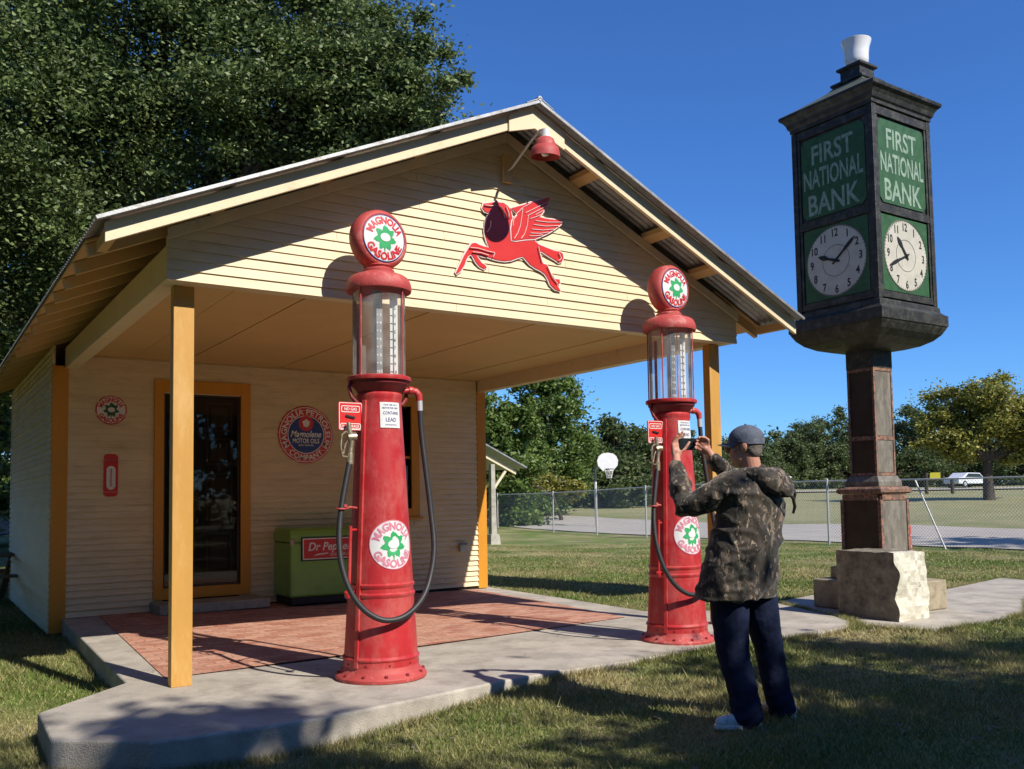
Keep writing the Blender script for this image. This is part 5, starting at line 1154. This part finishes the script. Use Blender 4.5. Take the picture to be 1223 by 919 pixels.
FL = ['bright green tree whose crown meets the porch beam, left of the goal', 'tallest bright green tree directly left of the basketball goal', 'dark round tree behind the basketball backboard', 'dark tree seen just left of the farther gas pump', 'dark low tree behind the raised phone', 'far dark tree hidden mostly behind the man\'s head', 'low far tree just right of the man\'s cap', 'far tree whose crown steps up left of the clock', 'tall far dark tree immediately left of the clock column', 'far dark tree directly behind the clock column', 'dark tree just right of the clock column', 'dark tree behind the left side of the yellowing tree', 'dark far tree seen through the yellowing tree\'s right half', 'dark far tree at the right edge of the photo']
for i, (x, y, zt_, hw, s) in enumerate(far):
    g0 = gzz_(x, y); h = zt_-g0; bl = []
    hw *= 1.15; r0 = hw*.62
    for k in range(6 if s == 'f' else 7):
        a = 2.4*k+i; zz_ = g0+r0*.55+(h-1.3*r0)*(k/(5 if s == 'f' else 6)); sp = hw*.55*(1-.55*(k/6)); bl.append(((x+math.cos(a)*sp, y+math.sin(a)*sp, zz_+.1*r0), r0*(1.0-.35*k/6), .85))
    bl.append(((x, y, zt_-r0*.75), r0*.75, .9)); 
    if s == 'f': bl += [((x+math.cos(1.05*q)*hw*.8, y+math.sin(1.05*q)*hw*.8, g0+r0*.45), r0*.7, .8) for q in range(6)]+[((x-hw*.7, y+hw*.3, g0+r0*.7), r0*.8, 1), ((x+hw*.7, y-hw*.5, g0+r0*.7), r0*.8, 1)]
    tree('tree', FL[i], (x, y, g0), bl, 70000 if s == 'm' else 46000, .11 if s == 'm' else .155, 'leafmid' if s == 'm' else 'leaffar', .22, 'trees beyond the fence', sub=150)
x, y = 55.8, 24.9; g0 = gzz_(x, y)
tree('autumn_tree', 'broad yellowing tree with a thick dark trunk on the right of the field', (x, y, g0), [((x+dx*.83, y-dx*.55+dy, z), r_, .85) for dx, dy, z, r_ in ((-2.9,0,5.2,1.5),(-1.6,.6,6.4,1.8),(0,-.5,7.1,1.9),(1.7,.4,7.0,1.9),(3.3,0,6.0,1.9),(-.6,.3,5.2,1.9),(1.4,-.6,5.2,2.0),(3.6,0,4.4,1.6),(-2.6,-.4,4.0,1.4),(2.3,.4,4.2,1.5),(-3.9,.3,4.3,.9),(-1.2,.2,4.2,1.4),(.6,.9,6.0,1.8))], 90000, .11, 'leafyel', .34, sub=170, fill=.4)
vs = []
for k in range(150):
    a = R(3+75*k/149); q = 128+10*rng.random(); vs.append(((-1.5+q*math.sin(a), -6.8+q*math.cos(a), 4.2+1.2*rng.random()), 3.2+1.2*rng.random(), 1.0))
fw = leafcloud('far_woods', 'leaffar', None, vs, 90000, .30, sub=900, fill=.3); tag(fw, 'far dark band of woods closing the field behind the separate trees', 'woods', kind='stuff')
g0 = gzz_(26, 30.2); tree('sapling', 'low yellow tinged small tree below the taller green crowns', (25.6, 29.9, g0), [((25.4,30.3,1.9),.8,.8),((26.4,29.9,1.8),.75,.8),((24.4,30.6,2.3),.9,.8),((23.0,29.6,2.2),1.0,.8),((21.8,28.6,2.1),.9,.8)], 16000, .09, 'leafyel', .09, sub=70)
for x, y, zt_, hw, lab in ((1.4,33.5,6.3,2.6,'pale green tree seen at the left edge beyond the side wall'),(-2.1,40.3,8.4,3.6,'taller green tree behind the one at the left edge')):
    g0 = gzz_(x, y); bl = [((x+math.cos(2.4*k)*hw*.5, y+math.sin(2.4*k)*hw*.5, g0+1.2+(zt_-g0-2)*(k/7)), hw*.55, .9) for k in range(8)]
    tree('tree', lab, (x, y, g0), bl, 26000, .11, 'leafmid', .2, 'trees beyond the fence', sub=150)
tree('oak_tree', 'oak standing close to the left side wall, outside the photo\'s left edge', (-6.8, 7.5, -.1), [((-5.4,7.5,8.3),3.1,1),((-5.8,2.8,7.6),2.9,1),((-5.2,12,8.6),3.1,1),((-7.5,5,6.5),3.2,1),((-7.5,10,6.5),3.2,1),((-6.6,7,4.2),2.4,.9),((-6.6,11.5,4),2.4,.9)], 120000, .10, 'leafoak', .35, sub=220, fill=.2)  # tree added out of view to keep sky light off the side wall
# trees behind the camera: their crowns throw the dappled shade on the near grass
SH = [((3.2,-10.9,5.9),1.95,.8),((5.6,-10.9,5.9),2.0,.8),((8.0,-11.2,6.1),2.1,.8),((10.6,-12.6,6.6),2.4,.8),((.9,-10.2,5.6),1.9,.8),((-.9,-9.9,5.6),1.7,.8),((12.6,-13.2,7.2),2.7,.8),((5.0,-14.5,6.8),2.2,.8),((8.2,-15.5,7.6),2.5,.8),((1.5,-14.8,7.2),2.2,.8),((-3.2,-12.6,7.0),2.4,.8),((-2.0,-15.5,7.6),2.5,.8),((12.0,-16.0,8.0),2.6,.8),((5.0,-18.5,8.2),2.8,.8),((9.6,-19,9.0),3.0,.8),((.5,-19,8.6),2.8,.8),((1.9,-12.2,9.4),1.2,.7),((3.1,-12.3,9.6),.8,.7),((.7,-12.0,9.6),1.0,.7)]
tree('oak_tree', 'large oak standing behind the viewpoint whose shade falls over the near lawn', (5.6, -14.4, -.1), SH, 150000, .10, 'leafoak', .4, sub=220, fill=.1)
for i, (x, y, h, r_) in enumerate([(-5.8,2.5,9,3.3),(-9,5,12,4.8),(-9,14,12,4.5),(20,-18,12,5.5),(12,-27,14,6.5),(2,-30,14,7),(-8,-28,14,7),(-17,-22,13,6.5),(-22,-12,13,6.5),(-19,-2,12,6),(-15,8,12,5.5),(27,-10,12,6),(-26,4,13,7),(8,-40,16,8),(-10,-38,16,8)]):  # unseen oaks added to cut sky light on the porch and side wall
    g0 = gzz_(x, y); bl = [((x+math.cos(2.4*k)*r_*.5, y+math.sin(2.4*k)*r_*.5, g0+2.6+(h-4.5)*(k/6)), r_*.58, .85) for k in range(7)]
    tree('oak_tree', 'one of the unseen oaks added around the lawn to dim the sky light', (x, y, g0), bl, 20000 if i < 4 else 9000, .30, 'leafoak', .4, 'oaks added out of view to dim the sky light', sub=80)

# ------------------------------------------------------------------ grass blades
def inside(px_, py_, poly):
    c = np.zeros(len(px_), bool); n = len(poly); j = n-1
    for i in range(n):
        xi, yi = poly[i]; xj, yj = poly[j]
        c ^= ((yi > py_) != (yj > py_)) & (px_ < (xj-xi)*(py_-yi)/(yj-yi+1e-12)+xi); j = i
    return c
N = 820000; dd = 2.2+27*rng.random(N)**1.6; aa = rng.uniform(R(0), R(70), N); gx = -1.5+dd*np.sin(aa); gy = -6.8+dd*np.cos(aa)
keep = ~inside(gx, gy, slab) & ~inside(gx, gy, pad) & ~((gx > -.15) & (gx < 5.9) & (gy > 5.2) & (gy < 10.4)) & ~((gx < .1) & (gy > 1) & (rng.random(N) < .35)) & (gx < 20.8)
gx, gy, dd = gx[keep], gy[keep], dd[keep]; n = len(gx)
g0 = gz(gx, gy)+.012*np.sin(gx*1.7+np.cos(gy*1.3)*1.4)*np.sin(gy*1.1+.5*gx)
h = (.018+.030*rng.random(n))*(1+.5*np.sin(gx*2.3)*np.sin(gy*1.9)); h *= 1-.75*sst(15, 29, dd); h += (rng.random(n) < .01)*.05
an = rng.uniform(0, 2*math.pi, n); wdt = .0016+.00045*dd; lean = h*(.3+1.0*rng.random(n)); la = rng.uniform(0, 2*math.pi, n)
p0 = np.stack([gx-np.cos(an)*wdt, gy-np.sin(an)*wdt, g0-.003], 1); p1 = np.stack([gx+np.cos(an)*wdt, gy+np.sin(an)*wdt, g0-.003], 1); p2 = np.stack([gx+np.cos(la)*lean, gy+np.sin(la)*lean, g0+h], 1)
gr = raw_mesh('grass', np.stack([p0, p1, p2], 1).reshape(-1, 3), 3, 'blade')
tag(gr, 'short mown grass, green with straw patches, over the lawn', 'grass', kind='stuff')
# longer tufts leaning over the concrete edges
ex, ey = [], []
for poly, rng_i in ((slab, list(range(0, 18))+[22, 23]), (pad, range(len(pad)))):
    for i in rng_i:
        (x0, y0), (x1, y1) = poly[i], poly[(i+1) % len(poly)]; L_ = math.hypot(x1-x0, y1-y0); m0 = int(L_*900); t_ = rng.random(m0); o_ = .005+.07*rng.random(m0)**1.5
        nx, ny = (y1-y0)/L_, -(x1-x0)/L_; ex.append(x0+(x1-x0)*t_+nx*o_); ey.append(y0+(y1-y0)*t_+ny*o_)
ex, ey = np.concatenate(ex), np.concatenate(ey); k = ~inside(ex, ey, slab) & ~inside(ex, ey, pad); ex, ey = ex[k], ey[k]; k = (np.sin(ex*3.1+1)*np.sin(ey*2.7+ex) > -.35) | (rng.random(len(ex)) < .3); ex, ey = ex[k], ey[k]; n = len(ex)
z0 = gz(ex, ey); h = .035+.05*rng.random(n); an = rng.uniform(0, 6.28, n); la = rng.uniform(0, 6.28, n); ln = h*(.3+.7*rng.random(n)); w0 = .004
tf = raw_mesh('grass_tufts', np.stack([np.stack([ex-np.cos(an)*w0, ey-np.sin(an)*w0, z0-.01], 1), np.stack([ex+np.cos(an)*w0, ey+np.sin(an)*w0, z0-.01], 1), np.stack([ex+np.cos(la)*ln, ey+np.sin(la)*ln, z0+h], 1)], 1).reshape(-1, 3), 3, 'blade')
tag(tf, 'longer grass growing against the edges of the concrete', 'grass', kind='stuff')
# fallen leaves
m_ = 2600; dd = 2.5+12*rng.random(m_); aa = rng.uniform(R(-5), R(72), m_); lx = -1.5+dd*np.sin(aa); ly = -6.8+dd*np.cos(aa); k = ~inside(lx, ly, pad) & ~((lx > -.15) & (lx < 5.9) & (ly > 5.1)) & ~(inside(lx, ly, slab) & (rng.random(m_) < .965)); lx, ly = lx[k], ly[k]
lz = np.where(inside(lx, ly, slab), -.012*np.maximum(lx-1.5, 0)+.009, gz(lx, ly)+.022); n = len(lx); an = rng.uniform(0, 6.28, n); s = .012+.014*rng.random(n)
ca, sa = np.cos(an)*s, np.sin(an)*s; tl = .006*rng.normal(size=n)
fl = raw_mesh('fallen_leaves', np.stack([np.stack([lx-ca, ly-sa, lz], 1), np.stack([lx+sa*.5, ly-ca*.5, lz+abs(tl)], 1), np.stack([lx+ca, ly+sa, lz+.004], 1), np.stack([lx-sa*.5, ly+ca*.5, lz], 1)], 1).reshape(-1, 3), 4, 'wood')
tag(fl, 'scattered dry brown leaves lying in the grass', 'leaves', kind='stuff')
# flat stone in the grass by the slab
b = MB(); b.lathe([(.0,-.03),(.14,-.02),(.16,.0),(.14,.012),(.0,.018)], (0,0,0), (0,0,1), 14); o = b.build('flat_stone', 'kerb', None, smooth=30, loc=(-.52, -1.52, -.185)); o.scale = (1.2,.55,1); tag(o, 'small flat grey stone in the grass at the slab\'s near corner', 'stone')
